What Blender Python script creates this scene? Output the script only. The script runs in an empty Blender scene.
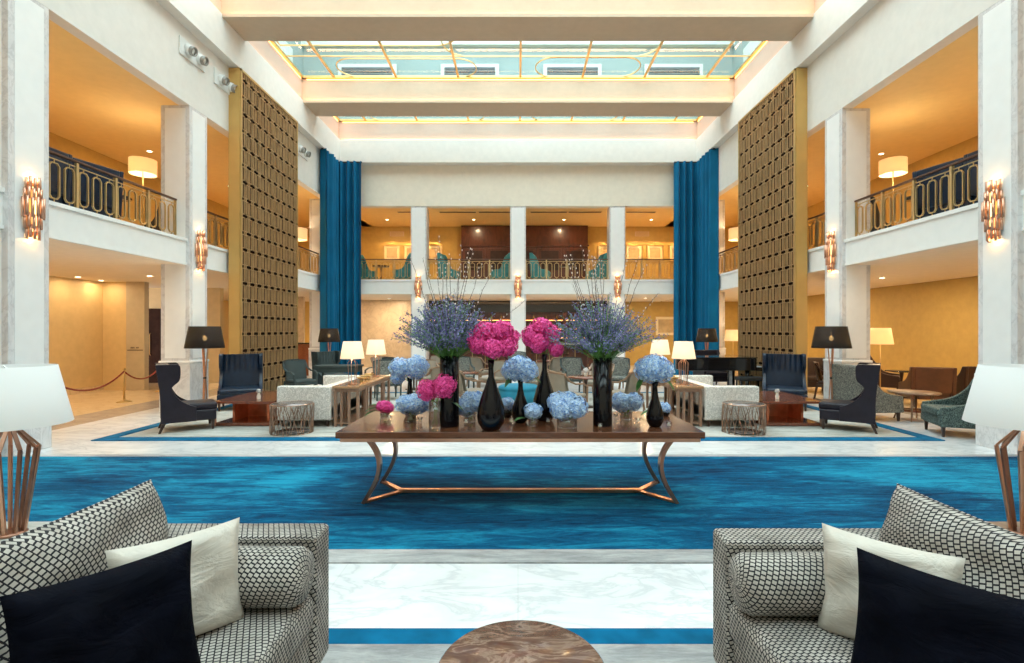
import bpy, math, random
from mathutils import Vector, Matrix
random.seed(7)
PI = math.pi
S = bpy.context.scene
COL = S.collection

# ---------------------------------------------------------------- camera, world, exposure
FPX = 510.0
cd = bpy.data.cameras.new('camera')
cam = bpy.data.objects.new('camera', cd)
COL.objects.link(cam)
cam.location = (0, 0, 1.65)
cam.rotation_euler = (PI / 2, 0, 0)
cd.sensor_width = 36.0
cd.lens = FPX / 1024 * 36
cd.shift_x = -6 / 1024
cd.shift_y = -1.5 / 1024
cd.clip_start = 0.05
cd.clip_end = 300
S.camera = cam
S.view_settings.view_transform = 'Standard'
S.view_settings.look = 'None'
S.view_settings.gamma = 1.0
S.view_settings.use_curve_mapping = False
S.view_settings.exposure = 0.18
S.cycles.use_denoising = True
S.cycles.max_bounces = 8
S.cycles.diffuse_bounces = 5
S.cycles.sample_clamp_indirect = 6.0
S.cycles.caustics_reflective = False
S.cycles.caustics_refractive = False

W = bpy.data.worlds.new('overcast_sky')
S.world = W
W.use_nodes = True
bg = W.node_tree.nodes['Background']
bg.inputs[0].default_value = (0.93, 0.95, 1.0, 1)
bg.inputs[1].default_value = 5.6

WARM = (1.0, 0.58, 0.22)
WARM2 = (1.0, 0.74, 0.44)
DLK = 0.55


def area_light(name, loc, sx, sy, power, col=WARM, rot=(0, 0, 0), parent=None, shape='RECTANGLE', portal=False):
    l = bpy.data.lights.new(name, 'AREA')
    l.shape = shape
    l.size = sx
    if shape in ('RECTANGLE', 'ELLIPSE'):
        l.size_y = sy
    l.energy = power
    l.color = col
    if portal:
        l.cycles.is_portal = True
    o = bpy.data.objects.new(name, l)
    COL.objects.link(o)
    o.location = loc
    o.rotation_euler = rot
    o.parent = parent
    return o


def point_light(name, loc, power, col=WARM, r=0.05, parent=None):
    l = bpy.data.lights.new(name, 'POINT')
    l.energy = power
    l.color = col
    l.shadow_soft_size = r
    o = bpy.data.objects.new(name, l)
    COL.objects.link(o)
    o.location = loc
    o.parent = parent
    return o


# skylight openings (front edge, back edge) of the coffered ceiling, along the hall
BAYS = [(-3.6, -0.4), (0.0 + 0.4, 3.0), (3.8, 6.8), (7.7, 11.08), (11.8, 15.22), (16.0, 18.35)]
for a, b in BAYS:
    area_light('skylight_portal', (0, (a + b) / 2, 9.6), 12.9, b - a, 1, (1, 1, 1), portal=True)


# ---------------------------------------------------------------- mesh builder
class MB:
    def __init__(self):
        self.v = []
        self.f = []
        self.uv = []
        self.sm = []

    def add(self, vs, fs, uvs=None, smooth=False):
        o = len(self.v)
        self.v += [tuple(p) for p in vs]
        for i, f in enumerate(fs):
            self.f.append([o + k for k in f])
            self.uv.append(uvs[i] if uvs else None)
            self.sm.append(smooth)
        return self

    def box(self, x0, x1, y0, y1, z0, z1, M=None):
        c = [(x0, y0, z0), (x1, y0, z0), (x1, y1, z0), (x0, y1, z0), (x0, y0, z1), (x1, y0, z1), (x1, y1, z1), (x0, y1, z1)]
        fs = [(0, 3, 2, 1), (4, 5, 6, 7), (0, 1, 5, 4), (1, 2, 6, 5), (2, 3, 7, 6), (3, 0, 4, 7)]
        ax = [(0, 1), (0, 1), (0, 2), (1, 2), (0, 2), (1, 2)]
        uvs = [[(c[k][a], c[k][b]) for k in f] for f, (a, b) in zip(fs, ax)]
        if M is not None:
            c = [M @ Vector(p) for p in c]
        return self.add(c, fs, uvs)

    def bar(self, p, q, w, h=None, up=(0, 0, 1)):
        h = h or w
        p, q = Vector(p), Vector(q)
        d = (q - p).normalized()
        u = Vector(up)
        if abs(d.dot(u)) > 0.98:
            u = Vector((0, 1, 0))
        s = d.cross(u).normalized() * w / 2
        t = s.cross(d).normalized() * h / 2
        c = []
        for e in (p, q):
            c += [e - s - t, e + s - t, e + s + t, e - s + t]
        return self.add(c, [(0, 1, 2, 3), (7, 6, 5, 4), (0, 4, 5, 1), (1, 5, 6, 2), (2, 6, 7, 3), (3, 7, 4, 0)])

    def strip(self, pts, w, h, side=(0, 1, 0), closed=False):
        """flat bar swept along pts; w measured along side, h across"""
        pts = [Vector(p) for p in pts]
        n = len(pts)
        s = Vector(side).normalized() * w / 2
        c = []
        for i, p in enumerate(pts):
            a = pts[(i - 1) % n] if (closed or i > 0) else p
            b = pts[(i + 1) % n] if (closed or i < n - 1) else p
            d = (b - a).normalized()
            t = d.cross(s).normalized() * h / 2
            c += [p - s - t, p + s - t, p + s + t, p - s + t]
        fs = []
        for i in range(n if closed else n - 1):
            j = (i + 1) % n
            for k in range(4):
                l = (k + 1) % 4
                fs.append((i * 4 + k, i * 4 + l, j * 4 + l, j * 4 + k))
        if not closed:
            fs += [(3, 2, 1, 0), ((n - 1) * 4, (n - 1) * 4 + 1, (n - 1) * 4 + 2, (n - 1) * 4 + 3)]
        return self.add(c, fs)

    def tube(self, pts, r, n=8, closed=False, smooth=True):
        pts = [Vector(p) for p in pts]
        m = len(pts)
        rs = r if isinstance(r, (list, tuple)) else [r] * m
        c = []
        ref = None
        for i, p in enumerate(pts):
            a = pts[(i - 1) % m] if (closed or i > 0) else p
            b = pts[(i + 1) % m] if (closed or i < m - 1) else p
            d = (b - a).normalized()
            if ref is None or abs(ref.dot(d)) > 0.95:
                ref = Vector((0, 0, 1)) if abs(d.z) < 0.9 else Vector((1, 0, 0))
            u = d.cross(ref).normalized()
            w = d.cross(u).normalized()
            ref = u.cross(d).normalized()
            for k in range(n):
                t = 2 * PI * k / n
                c.append(p + (u * math.cos(t) + w * math.sin(t)) * rs[i])
        fs = []
        for i in range(m if closed else m - 1):
            j = (i + 1) % m
            for k in range(n):
                l = (k + 1) % n
                fs.append((i * n + k, i * n + l, j * n + l, j * n + k))
        if not closed:
            fs.append(tuple(range(n - 1, -1, -1)))
            fs.append(tuple((m - 1) * n + k for k in range(n)))
        return self.add(c, fs, None, smooth)

    def lathe(self, prof, n=24, c=(0, 0, 0), smooth=True, caps=True, sx=1, sy=1):
        vs, fs, uvs = [], [], []
        m = len(prof)
        for r, z in prof:
            for k in range(n):
                t = 2 * PI * k / n
                vs.append((c[0] + r * sx * math.cos(t), c[1] + r * sy * math.sin(t), c[2] + z))
        for i in range(m - 1):
            for k in range(n):
                l = (k + 1) % n
                fs.append((i * n + k, i * n + l, (i + 1) * n + l, (i + 1) * n + k))
                uvs.append([(k / n, prof[i][1]), ((k + 1) / n, prof[i][1]), ((k + 1) / n, prof[i + 1][1]), (k / n, prof[i + 1][1])])
        self.add(vs, fs, uvs, smooth)
        if caps:
            o = len(self.v) - len(vs)
            for q, rev in ((0, True), (m - 1, False)):
                if prof[q][0] > 1e-4:
                    ring = [o + q * n + k for k in range(n)]
                    self.f.append(ring[::-1] if rev else ring)
                    self.uv.append(None)
                    self.sm.append(False)
        return self

    def ell(self, c, rx, ry, rz, n=16, m=10):
        prof = [(max(1e-4, math.sin(PI * i / m)), -math.cos(PI * i / m) * rz) for i in range(m + 1)]
        return self.lathe(prof, n, c, True, False, rx, ry)

    def prism(self, poly, axis, a, b, uvs=True):
        """poly: 2D points in the two other axes in xyz order; extruded along axis a..b"""
        n = len(poly)

        def P(q, t):
            if axis == 'x':
                return (t, q[0], q[1])
            if axis == 'y':
                return (q[0], t, q[1])
            return (q[0], q[1], t)
        vs = [P(q, a) for q in poly] + [P(q, b) for q in poly]
        fs = [tuple(range(n - 1, -1, -1)), tuple(range(n, 2 * n))]
        uv = [[poly[k] for k in range(n - 1, -1, -1)], [poly[k] for k in range(n)]]
        L = 0
        for k in range(n):
            l = (k + 1) % n
            d = math.dist(poly[k], poly[l])
            fs.append((k, l, n + l, n + k))
            uv.append([(a, L), (a, L + d), (b, L + d), (b, L)])
            L += d
        return self.add(vs, fs, uv)

    def grid(self, fn, nu, nv, uvf=None, smooth=True, flip=False):
        vs = [fn(i / nu, j / nv) for j in range(nv + 1) for i in range(nu + 1)]
        fs, uvs = [], []
        for j in range(nv):
            for i in range(nu):
                q = (j * (nu + 1) + i, j * (nu + 1) + i + 1, (j + 1) * (nu + 1) + i + 1, (j + 1) * (nu + 1) + i)
                w = [(i / nu, j / nv), ((i + 1) / nu, j / nv), ((i + 1) / nu, (j + 1) / nv), (i / nu, (j + 1) / nv)]
                if uvf:
                    w = [uvf(*t) for t in w]
                if flip:
                    q = q[::-1]
                    w = w[::-1]
                fs.append(q)
                uvs.append(w)
        return self.add(vs, fs, uvs, smooth)

    def cushion(self, w, h, t, n=18, pinch=0.07, sag=0.0, seed=0):
        """pillow in the XZ plane centred on 0, thickness along Y"""
        rnd = random.Random(seed)
        ph = [rnd.uniform(0, 6.28) for _ in range(6)]

        def f(sgn):
            def g(u, v):
                a, b = 2 * u - 1, 2 * v - 1
                ex = 1 - pinch * (1 - b * b) * abs(a) ** 3 if abs(a) > 0 else 1
                ez = 1 - pinch * (1 - a * a) * abs(b) ** 3
                x = a * w / 2 * (1 - pinch * (1 - b * b) * a * a)
                z = b * h / 2 * (1 - pinch * (1 - a * a) * b * b)
                th = t / 2 * (max(0, (1 - a ** 4)) * max(0, (1 - b ** 4))) ** 0.5
                th *= 1 + 0.10 * math.sin(5 * a + ph[0] + 3 * b) + 0.08 * math.sin(7 * b + ph[1] - 4 * a)
                z -= sag * (1 - a * a) * (b + 1) / 2 * h
                return (x, sgn * th, z)
            return g
        uvf = lambda u, v: (u * w, v * h)
        self.grid(f(-1), n, n, uvf)
        self.grid(f(1), n, n, uvf, flip=True)
        return self

    def build(self, name, mat, parent=None, bevel=0, seg=2, loc=None, rot=None, subsurf=0, smooth=None):
        me = bpy.data.meshes.new(name)
        me.from_pydata(self.v, [], self.f)
        uvl = me.uv_layers.new(name='UVMap')
        data = []
        for f, uv in zip(self.f, self.uv):
            for k in range(len(f)):
                if uv:
                    data += [uv[k][0], uv[k][1]]
                else:
                    data += [0.0, 0.0]
        uvl.data.foreach_set('uv', data)
        me.polygons.foreach_set('use_smooth', [bool(s or smooth) for s in self.sm])
        me.materials.append(mat)
        me.update()
        o = bpy.data.objects.new(name, me)
        COL.objects.link(o)
        o.parent = parent
        if loc:
            o.location = loc
        if rot:
            o.rotation_euler = rot
        if bevel:
            b = o.modifiers.new('bevel', 'BEVEL')
            b.width = bevel
            b.segments = seg
            b.limit_method = 'ANGLE'
            me.polygons.foreach_set('use_smooth', [True] * len(me.polygons))
            w = o.modifiers.new('wn', 'WEIGHTED_NORMAL')
            w.keep_sharp = False
        if subsurf:
            s = o.modifiers.new('sub', 'SUBSURF')
            s.levels = s.render_levels = subsurf
        return o


def thing(name, label, cat, loc=(0, 0, 0), rz=0.0, group=None):
    o = bpy.data.objects.new(name, None)
    COL.objects.link(o)
    o.location = loc
    o.rotation_euler = (0, 0, rz)
    o['label'] = label
    o['category'] = cat
    if group:
        o['group'] = group
    return o


def tag(o, label, cat, group=None, kind=None):
    o['label'] = label
    o['category'] = cat
    if group:
        o['group'] = group
    if kind:
        o['kind'] = kind
    return o


def struct(name, mb, mat, parent=None, bevel=0, label=None):
    o = mb.build(name, mat, parent, bevel)
    if parent is None:
        o['kind'] = 'structure'
        o['label'] = label or name.replace('_', ' ') + ' of the hotel lobby'
        o['category'] = name.split('_')[0]
    return o


def dup(root, loc, rz, label, group=None, scale=None):
    r = root.copy()
    COL.objects.link(r)
    r.location = loc
    r.rotation_euler = (0, 0, rz)
    r['label'] = label
    if group:
        r['group'] = group
    if scale:
        r.scale = scale
    for ch in list(root.children):
        c = ch.copy()
        COL.objects.link(c)
        c.parent = r
        for g in list(ch.children):
            d = g.copy()
            COL.objects.link(d)
            d.parent = c
    return r


def at(px, py, z=0.0):
    """point of the plane at height z seen at a photo position"""
    D = FPX * (1.65 - z) / (py - 330.0)
    return ((px - 518.0) * D / FPX, D)


def atD(px, py, D):
    return ((px - 518.0) * D / FPX, D, 1.65 - (py - 330.0) * D / FPX)


# ---------------------------------------------------------------- materials
def mat_new(name):
    m = bpy.data.materials.new(name)
    m.use_nodes = True
    nt = m.node_tree
    return m, nt, nt.nodes['Principled BSDF']


def N(nt, t, **kw):
    n = nt.nodes.new(t)
    for k, v in kw.items():
        setattr(n, k, v)
    return n


def ramp(nt, fac, stops):
    r = N(nt, 'ShaderNodeValToRGB')
    el = r.color_ramp.elements
    while len(el) < len(stops):
        el.new(0.5)
    for e, (p, c) in zip(el, stops):
        e.position = p
        e.color = (*c, 1)
    nt.links.new(fac, r.inputs[0])
    return r.outputs[0]


def coords(nt, kind='Object', scale=(1, 1, 1), rot=(0, 0, 0)):
    tc = N(nt, 'ShaderNodeTexCoord')
    mp = N(nt, 'ShaderNodeMapping')
    mp.inputs['Scale'].default_value = scale
    mp.inputs['Rotation'].default_value = rot
    nt.links.new(tc.outputs[kind], mp.inputs[0])
    return mp.outputs[0]


def noise(nt, vec, scale, detail=4, rough=0.5, dist=0.0):
    n = N(nt, 'ShaderNodeTexNoise')
    n.inputs['Scale'].default_value = scale
    n.inputs['Detail'].default_value = detail
    n.inputs['Roughness'].default_value = rough
    n.inputs['Distortion'].default_value = dist
    nt.links.new(vec, n.inputs['Vector'])
    return n.outputs[0]


def math_(nt, op, a, b=None, c=None):
    n = N(nt, 'ShaderNodeMath', operation=op)
    for i, x in enumerate((a, b, c)):
        if x is None:
            continue
        if isinstance(x, (int, float)):
            n.inputs[i].default_value = x
        else:
            nt.links.new(x, n.inputs[i])
    return n.outputs[0]


def mixc(nt, fac, a, b):
    n = N(nt, 'ShaderNodeMix', data_type='RGBA')
    for s, x in ((n.inputs[0], fac), (n.inputs[6], a), (n.inputs[7], b)):
        if isinstance(x, (int, float)):
            s.default_value = x
        elif isinstance(x, tuple):
            s.default_value = (*x, 1)
        else:
            nt.links.new(x, s)
    return n.outputs[2]


def bump(nt, b, height, strength, dist=0.01):
    n = N(nt, 'ShaderNodeBump')
    n.inputs['Strength'].default_value = strength
    n.inputs['Distance'].default_value = dist
    nt.links.new(height, n.inputs['Height'])
    nt.links.new(n.outputs[0], b.inputs['Normal'])


def simple(name, col, rough=0.5, metal=0.0, var=0.12, vs=6.0, coat=0, sheen=0, spec=None, kind='Object', wr=0):
    m, nt, b = mat_new(name)
    v = coords(nt, kind)
    f = noise(nt, v, vs)
    lo = tuple(c * (1 - var) for c in col)
    hi = tuple(min(1, c * (1 + var)) for c in col)
    nt.links.new(ramp(nt, f, [(0.3, lo), (0.7, hi)]), b.inputs['Base Color'])
    b.inputs['Roughness'].default_value = rough
    b.inputs['Metallic'].default_value = metal
    if coat:
        b.inputs['Coat Weight'].default_value = coat
    if sheen:
        b.inputs['Sheen Weight'].default_value = sheen
        b.inputs['Sheen Roughness'].default_value = 0.4
    if spec is not None:
        b.inputs['Specular IOR Level'].default_value = spec
    if wr:
        bump(nt, b, noise(nt, coords(nt, 'Object', (1, 1, 2.2), (0.3, 0.5, 0.2)), 5, 4, 0.55, 1.5), wr, 0.05)
    return m


def emis(name, col, strength):
    m, nt, b = mat_new(name)
    b.inputs['Base Color'].default_value = (*col, 1)
    b.inputs['Emission Color'].default_value = (*col, 1)
    b.inputs['Emission Strength'].default_value = strength
    return m


def marble(name, base, vein, scale=1.2, rough=0.12, band=None, bands=0.0, grid=0.0, spec=0.5):
    m, nt, b = mat_new(name)
    v = coords(nt, 'Object')
    n1 = noise(nt, v, scale, 8, 0.62, 1.2)
    n2 = noise(nt, coords(nt, 'Object', (1, 2.3, 1), (0.3, 0.2, 0.6)), scale * 1.3, 6, 0.6, 0.8)
    v1 = math_(nt, 'ABSOLUTE', math_(nt, 'SUBTRACT', n2, 0.5))
    veinf = ramp(nt, v1, [(0.0, (1, 1, 1)), (0.035, (0.25,) * 3), (0.12, (0, 0, 0))])
    basec = ramp(nt, n1, [(0.3, tuple(c * 0.86 for c in base)), (0.65, base)])
    c = mixc(nt, math_(nt, 'MULTIPLY', veinf, 0.55), basec, vein)
    if grid:
        br = N(nt, 'ShaderNodeTexBrick')
        br.offset = 0.0
        br.inputs['Scale'].default_value = 1.0
        br.inputs['Brick Width'].default_value = grid
        br.inputs['Row Height'].default_value = grid
        br.inputs['Mortar Size'].default_value = 0.004
        br.inputs['Color1'].default_value = (1, 1, 1, 1)
        br.inputs['Color2'].default_value = (0.97, 0.97, 0.97, 1)
        br.inputs['Mortar'].default_value = (0.90, 0.90, 0.90, 1)
        nt.links.new(v, br.inputs['Vector'])
        mx = N(nt, 'ShaderNodeMix', data_type='RGBA', blend_type='MULTIPLY')
        mx.inputs[0].default_value = 1
        nt.links.new(c, mx.inputs[6])
        nt.links.new(br.outputs[0], mx.inputs[7])
        c = mx.outputs[2]
    nt.links.new(c, b.inputs['Base Color'])
    b.inputs['Roughness'].default_value = rough
    b.inputs['Specular IOR Level'].default_value = spec
    return m


def wood(name, c1, c2, rough=0.25, sc=(1, 8, 8), coat=0.4):
    m, nt, b = mat_new(name)
    v = coords(nt, 'Object', sc)
    n = noise(nt, v, 3.0, 6, 0.6, 1.5)
    nt.links.new(ramp(nt, n, [(0.3, c1), (0.55, c2), (0.75, c1)]), b.inputs['Base Color'])
    b.inputs['Roughness'].default_value = rough
    b.inputs['Coat Weight'].default_value = coat
    b.inputs['Coat Roughness'].default_value = 0.1
    return m


def rug_mat(name, dark, mid, light, sx=1.0):
    m, nt, b = mat_new(name)
    big = noise(nt, coords(nt, 'Object', (0.5, 1.0, 1)), 0.55, 3, 0.6, 0.8)
    streak = noise(nt, coords(nt, 'Object', (1.2 * sx, 6, 1), (0, 0, 0.12)), 1.5, 8, 0.72, 1.0)
    fine = noise(nt, coords(nt, 'Object', (8, 40, 1), (0, 0, 0.05)), 2.0, 4, 0.7)
    f = math_(nt, 'ADD', math_(nt, 'MULTIPLY', big, 0.45), math_(nt, 'ADD', math_(nt, 'MULTIPLY', streak, 0.45), math_(nt, 'MULTIPLY', fine, 0.14)))
    nt.links.new(ramp(nt, f, [(0.42, dark), (0.52, mid), (0.63, light)]), b.inputs['Base Color'])
    b.inputs['Roughness'].default_value = 0.8
    b.inputs['Specular IOR Level'].default_value = 0.08
    bump(nt, b, math_(nt, 'ADD', streak, fine), 0.35, 0.02)
    return m


def fabric_diamond(name, a=0.0245, bb=0.0175):
    """silver fabric with a black offset-rhombus grid, drawn in UV metres"""
    m, nt, b = mat_new(name)
    tc = N(nt, 'ShaderNodeTexCoord')
    sp = N(nt, 'ShaderNodeSeparateXYZ')
    nt.links.new(tc.outputs['UV'], sp.inputs[0])
    u = math_(nt, 'MULTIPLY', sp.outputs[0], 1 / a)
    v = math_(nt, 'MULTIPLY', sp.outputs[1], 1 / bb)
    p = math_(nt, 'FRACT', math_(nt, 'ADD', math_(nt, 'ADD', u, math_(nt, 'MULTIPLY', v, 0.35)), 100.0))
    q = math_(nt, 'FRACT', math_(nt, 'ADD', math_(nt, 'SUBTRACT', v, math_(nt, 'MULTIPLY', p, 0.5)), 100.0))
    m1 = math_(nt, 'LESS_THAN', p, 0.21)
    m2 = math_(nt, 'LESS_THAN', q, 0.31)
    blk = math_(nt, 'MAXIMUM', m1, m2)
    w = noise(nt, coords(nt, 'Object'), 9, 3)
    light = ramp(nt, w, [(0.3, (0.30, 0.27, 0.235)), (0.7, (0.54, 0.50, 0.45))])
    nt.links.new(mixc(nt, blk, light, (0.012, 0.012, 0.016)), b.inputs['Base Color'])
    b.inputs['Roughness'].default_value = 0.65
    b.inputs['Specular IOR Level'].default_value = 0.2
    bump(nt, b, blk, -0.3, 0.002)
    return m


def fabric_swirl(name, c1, c2, scale=28, rough=0.75):
    m, nt, b = mat_new(name)
    n = noise(nt, coords(nt, 'Object'), scale, 2, 0.5, 2.5)
    nt.links.new(ramp(nt, n, [(0.44, c1), (0.52, c2)]), b.inputs['Base Color'])
    b.inputs['Roughness'].default_value = rough
    return m


def shade_mat(name, col, glow, strength, transl=0.35):
    m, nt, b = mat_new(name)
    out = nt.nodes['Material Output']
    b.inputs['Base Color'].default_value = (*col, 1)
    b.inputs['Roughness'].default_value = 0.8
    if strength:
        b.inputs['Emission Color'].default_value = (*glow, 1)
        b.inputs['Emission Strength'].default_value = strength
    n = noise(nt, coords(nt, 'Object', (1, 1, 0.3)), 60, 2)
    bump(nt, b, n, 0.1, 0.002)
    tr = N(nt, 'ShaderNodeBsdfTranslucent')
    tr.inputs[0].default_value = (*col, 1)
    mx = N(nt, 'ShaderNodeMixShader')
    mx.inputs[0].default_value = transl
    nt.links.new(b.outputs[0], mx.inputs[1])
    nt.links.new(tr.outputs[0], mx.inputs[2])
    nt.links.new(mx.outputs[0], out.inputs[0])
    return m


def glass_mat(name, tint=(0.9, 0.98, 0.97), refl=0.12, rough=0.02, fk=0.8):
    m, nt, b = mat_new(name)
    out = nt.nodes['Material Output']
    nt.nodes.remove(b)
    t = N(nt, 'ShaderNodeBsdfTransparent')
    t.inputs[0].default_value = (*tint, 1)
    g = N(nt, 'ShaderNodeBsdfGlossy')
    g.inputs['Roughness'].default_value = rough
    lw = N(nt, 'ShaderNodeLayerWeight')
    lw.inputs[0].default_value = 0.25
    mx = N(nt, 'ShaderNodeMixShader')
    f = math_(nt, 'ADD', math_(nt, 'MULTIPLY', lw.outputs['Fresnel'], fk), refl * 0.4)
    nt.links.new(f, mx.inputs[0])
    nt.links.new(t.outputs[0], mx.inputs[1])
    nt.links.new(g.outputs[0], mx.inputs[2])
    nt.links.new(mx.outputs[0], out.inputs[0])
    return m


M = {}
M['plaster'] = simple('cream_plaster', (0.86, 0.77, 0.64), 0.7, var=0.03)
M['fascia'] = simple('white_plaster', (0.79, 0.74, 0.68), 0.6, var=0.03)
M['edge'] = simple('bright_white_edge', (0.88, 0.86, 0.83), 0.5, var=0.02)
M['coffer'] = simple('glow_tinted_coffer', (0.60, 0.46, 0.37), 0.7, var=0.02)  # peach tone puts the warm light strips' glow into the wall colour
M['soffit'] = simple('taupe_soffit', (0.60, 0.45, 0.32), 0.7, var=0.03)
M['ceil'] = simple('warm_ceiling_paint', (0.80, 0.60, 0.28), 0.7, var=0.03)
M['ceil_low'] = simple('pale_ceiling_paint', (0.90, 0.81, 0.69), 0.7, var=0.03)
M['ochre'] = simple('ochre_wall_covering', (0.52, 0.355, 0.105), 0.6, var=0.06)
M['sand'] = simple('sand_wall_covering', (0.62, 0.46, 0.23), 0.6, var=0.05)
M['taupe'] = simple('taupe_wall_paint', (0.45, 0.38, 0.27), 0.6, var=0.05)
M['floor'] = marble('white_polished_marble', (0.86, 0.86, 0.86), (0.5, 0.52, 0.55), 1.1, 0.16, grid=1.2)
M['floor_band'] = marble('grey_brown_marble', (0.50, 0.43, 0.37), (0.3, 0.25, 0.22), 1.5, 0.15)
M['floor_gold'] = marble('golden_travertine', (0.74, 0.58, 0.38), (0.5, 0.36, 0.2), 1.5, 0.2, grid=0.8)
M['col_panel'] = simple('white_column_panel', (0.90, 0.88, 0.86), 0.35, var=0.02)
M['col_marble'] = marble('pale_grey_marble', (0.80, 0.77, 0.76), (0.50, 0.46, 0.46), 2.2, 0.2)
M['travertine'] = marble('travertine_wall', (0.66, 0.54, 0.40), (0.42, 0.32, 0.22), 1.6, 0.3)
M['curtain'] = simple('blue_velvet', (0.002, 0.12, 0.25), 0.7, var=0.12, vs=1.5, sheen=0.1, spec=0.15)
M['gold'] = simple('brushed_gold', (0.60, 0.43, 0.19), 0.38, 0.85, var=0.1, vs=3)
M['gold_side'] = simple('satin_gold_panel', (0.60, 0.36, 0.11), 0.5, 0.2, var=0.08, vs=1.5)
M['lattice'] = simple('bronze_gold_lattice', (0.54, 0.33, 0.15), 0.45, 0.3, var=0.1)
M['lattice_slat'] = simple('brown_bronze_slat', (0.10, 0.045, 0.018), 0.5, 0.1, var=0.15, vs=3)
M['lattice_back'] = simple('dark_bronze_panel', (0.03, 0.011, 0.005), 0.6, 0.0, var=0.15, vs=3, spec=0.1)
M['copper'] = simple('rose_copper', (0.72, 0.40, 0.27), 0.28, 0.9, var=0.1, vs=10)
M['copper_dark'] = simple('dark_copper', (0.36, 0.19, 0.13), 0.3, 0.85, var=0.15, vs=10)
M['rail_wood'] = simple('dark_brown_handrail', (0.10, 0.045, 0.025), 0.3, var=0.1)
M['rail_gold'] = simple('champagne_gold_rail', (0.62, 0.46, 0.23), 0.35, 0.75, var=0.08)
M['rug_blue'] = rug_mat('blue_silk_rug', (0.001, 0.020, 0.058), (0.0015, 0.080, 0.175), (0.012, 0.26, 0.42))
M['rug_grey'] = rug_mat('grey_silk_rug', (0.22, 0.22, 0.22), (0.36, 0.36, 0.36), (0.55, 0.55, 0.54))
M['rug_pale'] = rug_mat('pale_beige_rug', (0.34, 0.33, 0.29), (0.52, 0.51, 0.47), (0.66, 0.65, 0.61))
M['rug_line'] = simple('blue_rug_border', (0.002, 0.12, 0.25), 0.8, var=0.3, vs=5, spec=0.1)
M['rug_turq'] = simple('turquoise_felt', (0.01, 0.20, 0.31), 0.8, var=0.15)
M['navy'] = simple('navy_leather', (0.016, 0.011, 0.018), 0.4, var=0.25, vs=9, spec=0.35)
M['navy_blue'] = simple('blue_black_leather', (0.008, 0.020, 0.045), 0.33, var=0.3, vs=7)
M['navy_velvet'] = simple('midnight_velvet_cushion', (0.0018, 0.0024, 0.006), 0.7, var=0.4, vs=10, spec=0.05, wr=0.35)
M['cream'] = simple('cream_silk_cushion', (0.58, 0.53, 0.46), 0.5, var=0.1, vs=10, sheen=0.05, wr=0.3)
M['brown_leather'] = simple('brown_leather', (0.035, 0.014, 0.010), 0.4, var=0.25)
M['rust_leather'] = simple('rust_brown_leather', (0.10, 0.036, 0.016), 0.45, var=0.2)
M['black_wood'] = simple('black_lacquer', (0.010, 0.008, 0.008), 0.12, var=0.2, coat=0.5)
M['leg_wood'] = simple('dark_walnut_leg', (0.045, 0.020, 0.013), 0.35, var=0.2)
M['walnut'] = wood('polished_walnut', (0.065, 0.020, 0.009), (0.14, 0.050, 0.022), 0.2, (1, 9, 9), 0.15)
M['walnut_console'] = wood('golden_walnut_console', (0.30, 0.15, 0.07), (0.46, 0.25, 0.12), 0.25, (6, 1, 6))
M['console_leg'] = wood('taupe_wood_leg', (0.20, 0.105, 0.065), (0.32, 0.18, 0.115), 0.4, (6, 6, 1), 0.1)
M['red_wood'] = wood('reddish_mahogany', (0.11, 0.03, 0.014), (0.22, 0.065, 0.03), 0.18, (4, 1, 4))
M['maple'] = wood('light_taupe_beech', (0.19, 0.105, 0.06), (0.30, 0.18, 0.11), 0.4, (4, 4, 1), 0.1)
M['dark_panel'] = wood('dark_mahogany_panelling', (0.05, 0.014, 0.008), (0.11, 0.03, 0.015), 0.3, (1, 1, 0.3))
M['diamond'] = fabric_diamond('silver_black_diamond_fabric')
M['swirl'] = fabric_swirl('ivory_patterned_fabric', (0.86, 0.80, 0.74), (0.60, 0.55, 0.50), 24)
M['grey_tweed'] = fabric_swirl('grey_green_tweed', (0.30, 0.30, 0.26), (0.07, 0.075, 0.07), 34)
M['green_tweed'] = fabric_swirl('teal_green_tweed', (0.14, 0.20, 0.18), (0.02, 0.035, 0.035), 34)
M['taupe_fabric'] = simple('taupe_upholstery', (0.30, 0.25, 0.195), 0.8, var=0.1)
M['green_grey'] = simple('green_grey_upholstery', (0.045, 0.062, 0.062), 0.7, var=0.15)
M['teal'] = simple('teal_velvet', (0.05, 0.26, 0.27), 0.6, var=0.25, sheen=0.1)
M['white_fab'] = simple('white_upholstery', (0.78, 0.76, 0.74), 0.8, var=0.04)
M['shade_big'] = shade_mat('white_linen_shade', (0.86, 0.85, 0.84), (1, 1, 1), 0, 0.3)
M['shade_lit'] = shade_mat('glowing_cream_shade', (0.92, 0.84, 0.72), (1.0, 0.74, 0.46), 0.30, 0.5)
M['shade_warm'] = shade_mat('glowing_amber_shade', (0.92, 0.80, 0.58), (1.0, 0.70, 0.36), 0.45, 0.5)
M['bulb'] = emis('bulb_glow', (1.0, 0.62, 0.25), 9)
M['bulb_dim'] = emis('sconce_core_glow', (1.0, 0.60, 0.25), 3.5)
M['dot'] = emis('downlight_glow', (1.0, 0.85, 0.6), 9)
M['led'] = emis('warm_led_strip', (1.0, 0.55, 0.28), 18)
M['led2'] = emis('amber_led_strip', (1.0, 0.42, 0.12), 6)
M['skyglass'] = glass_mat('skylight_glass', (0.84, 0.94, 0.93), 0.03, 0.02, 0.12)
M['glass'] = glass_mat('clear_vase_glass', (0.985, 0.99, 0.985), 0.15, 0.02, 0.6)
M['black_glass'] = simple('black_vase_glass', (0.002, 0.002, 0.004), 0.12, var=0.2, spec=0.35)
M['facade'] = simple('courtyard_facade_render', (0.20, 0.27, 0.27), 0.8, var=0.08, vs=1)
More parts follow.
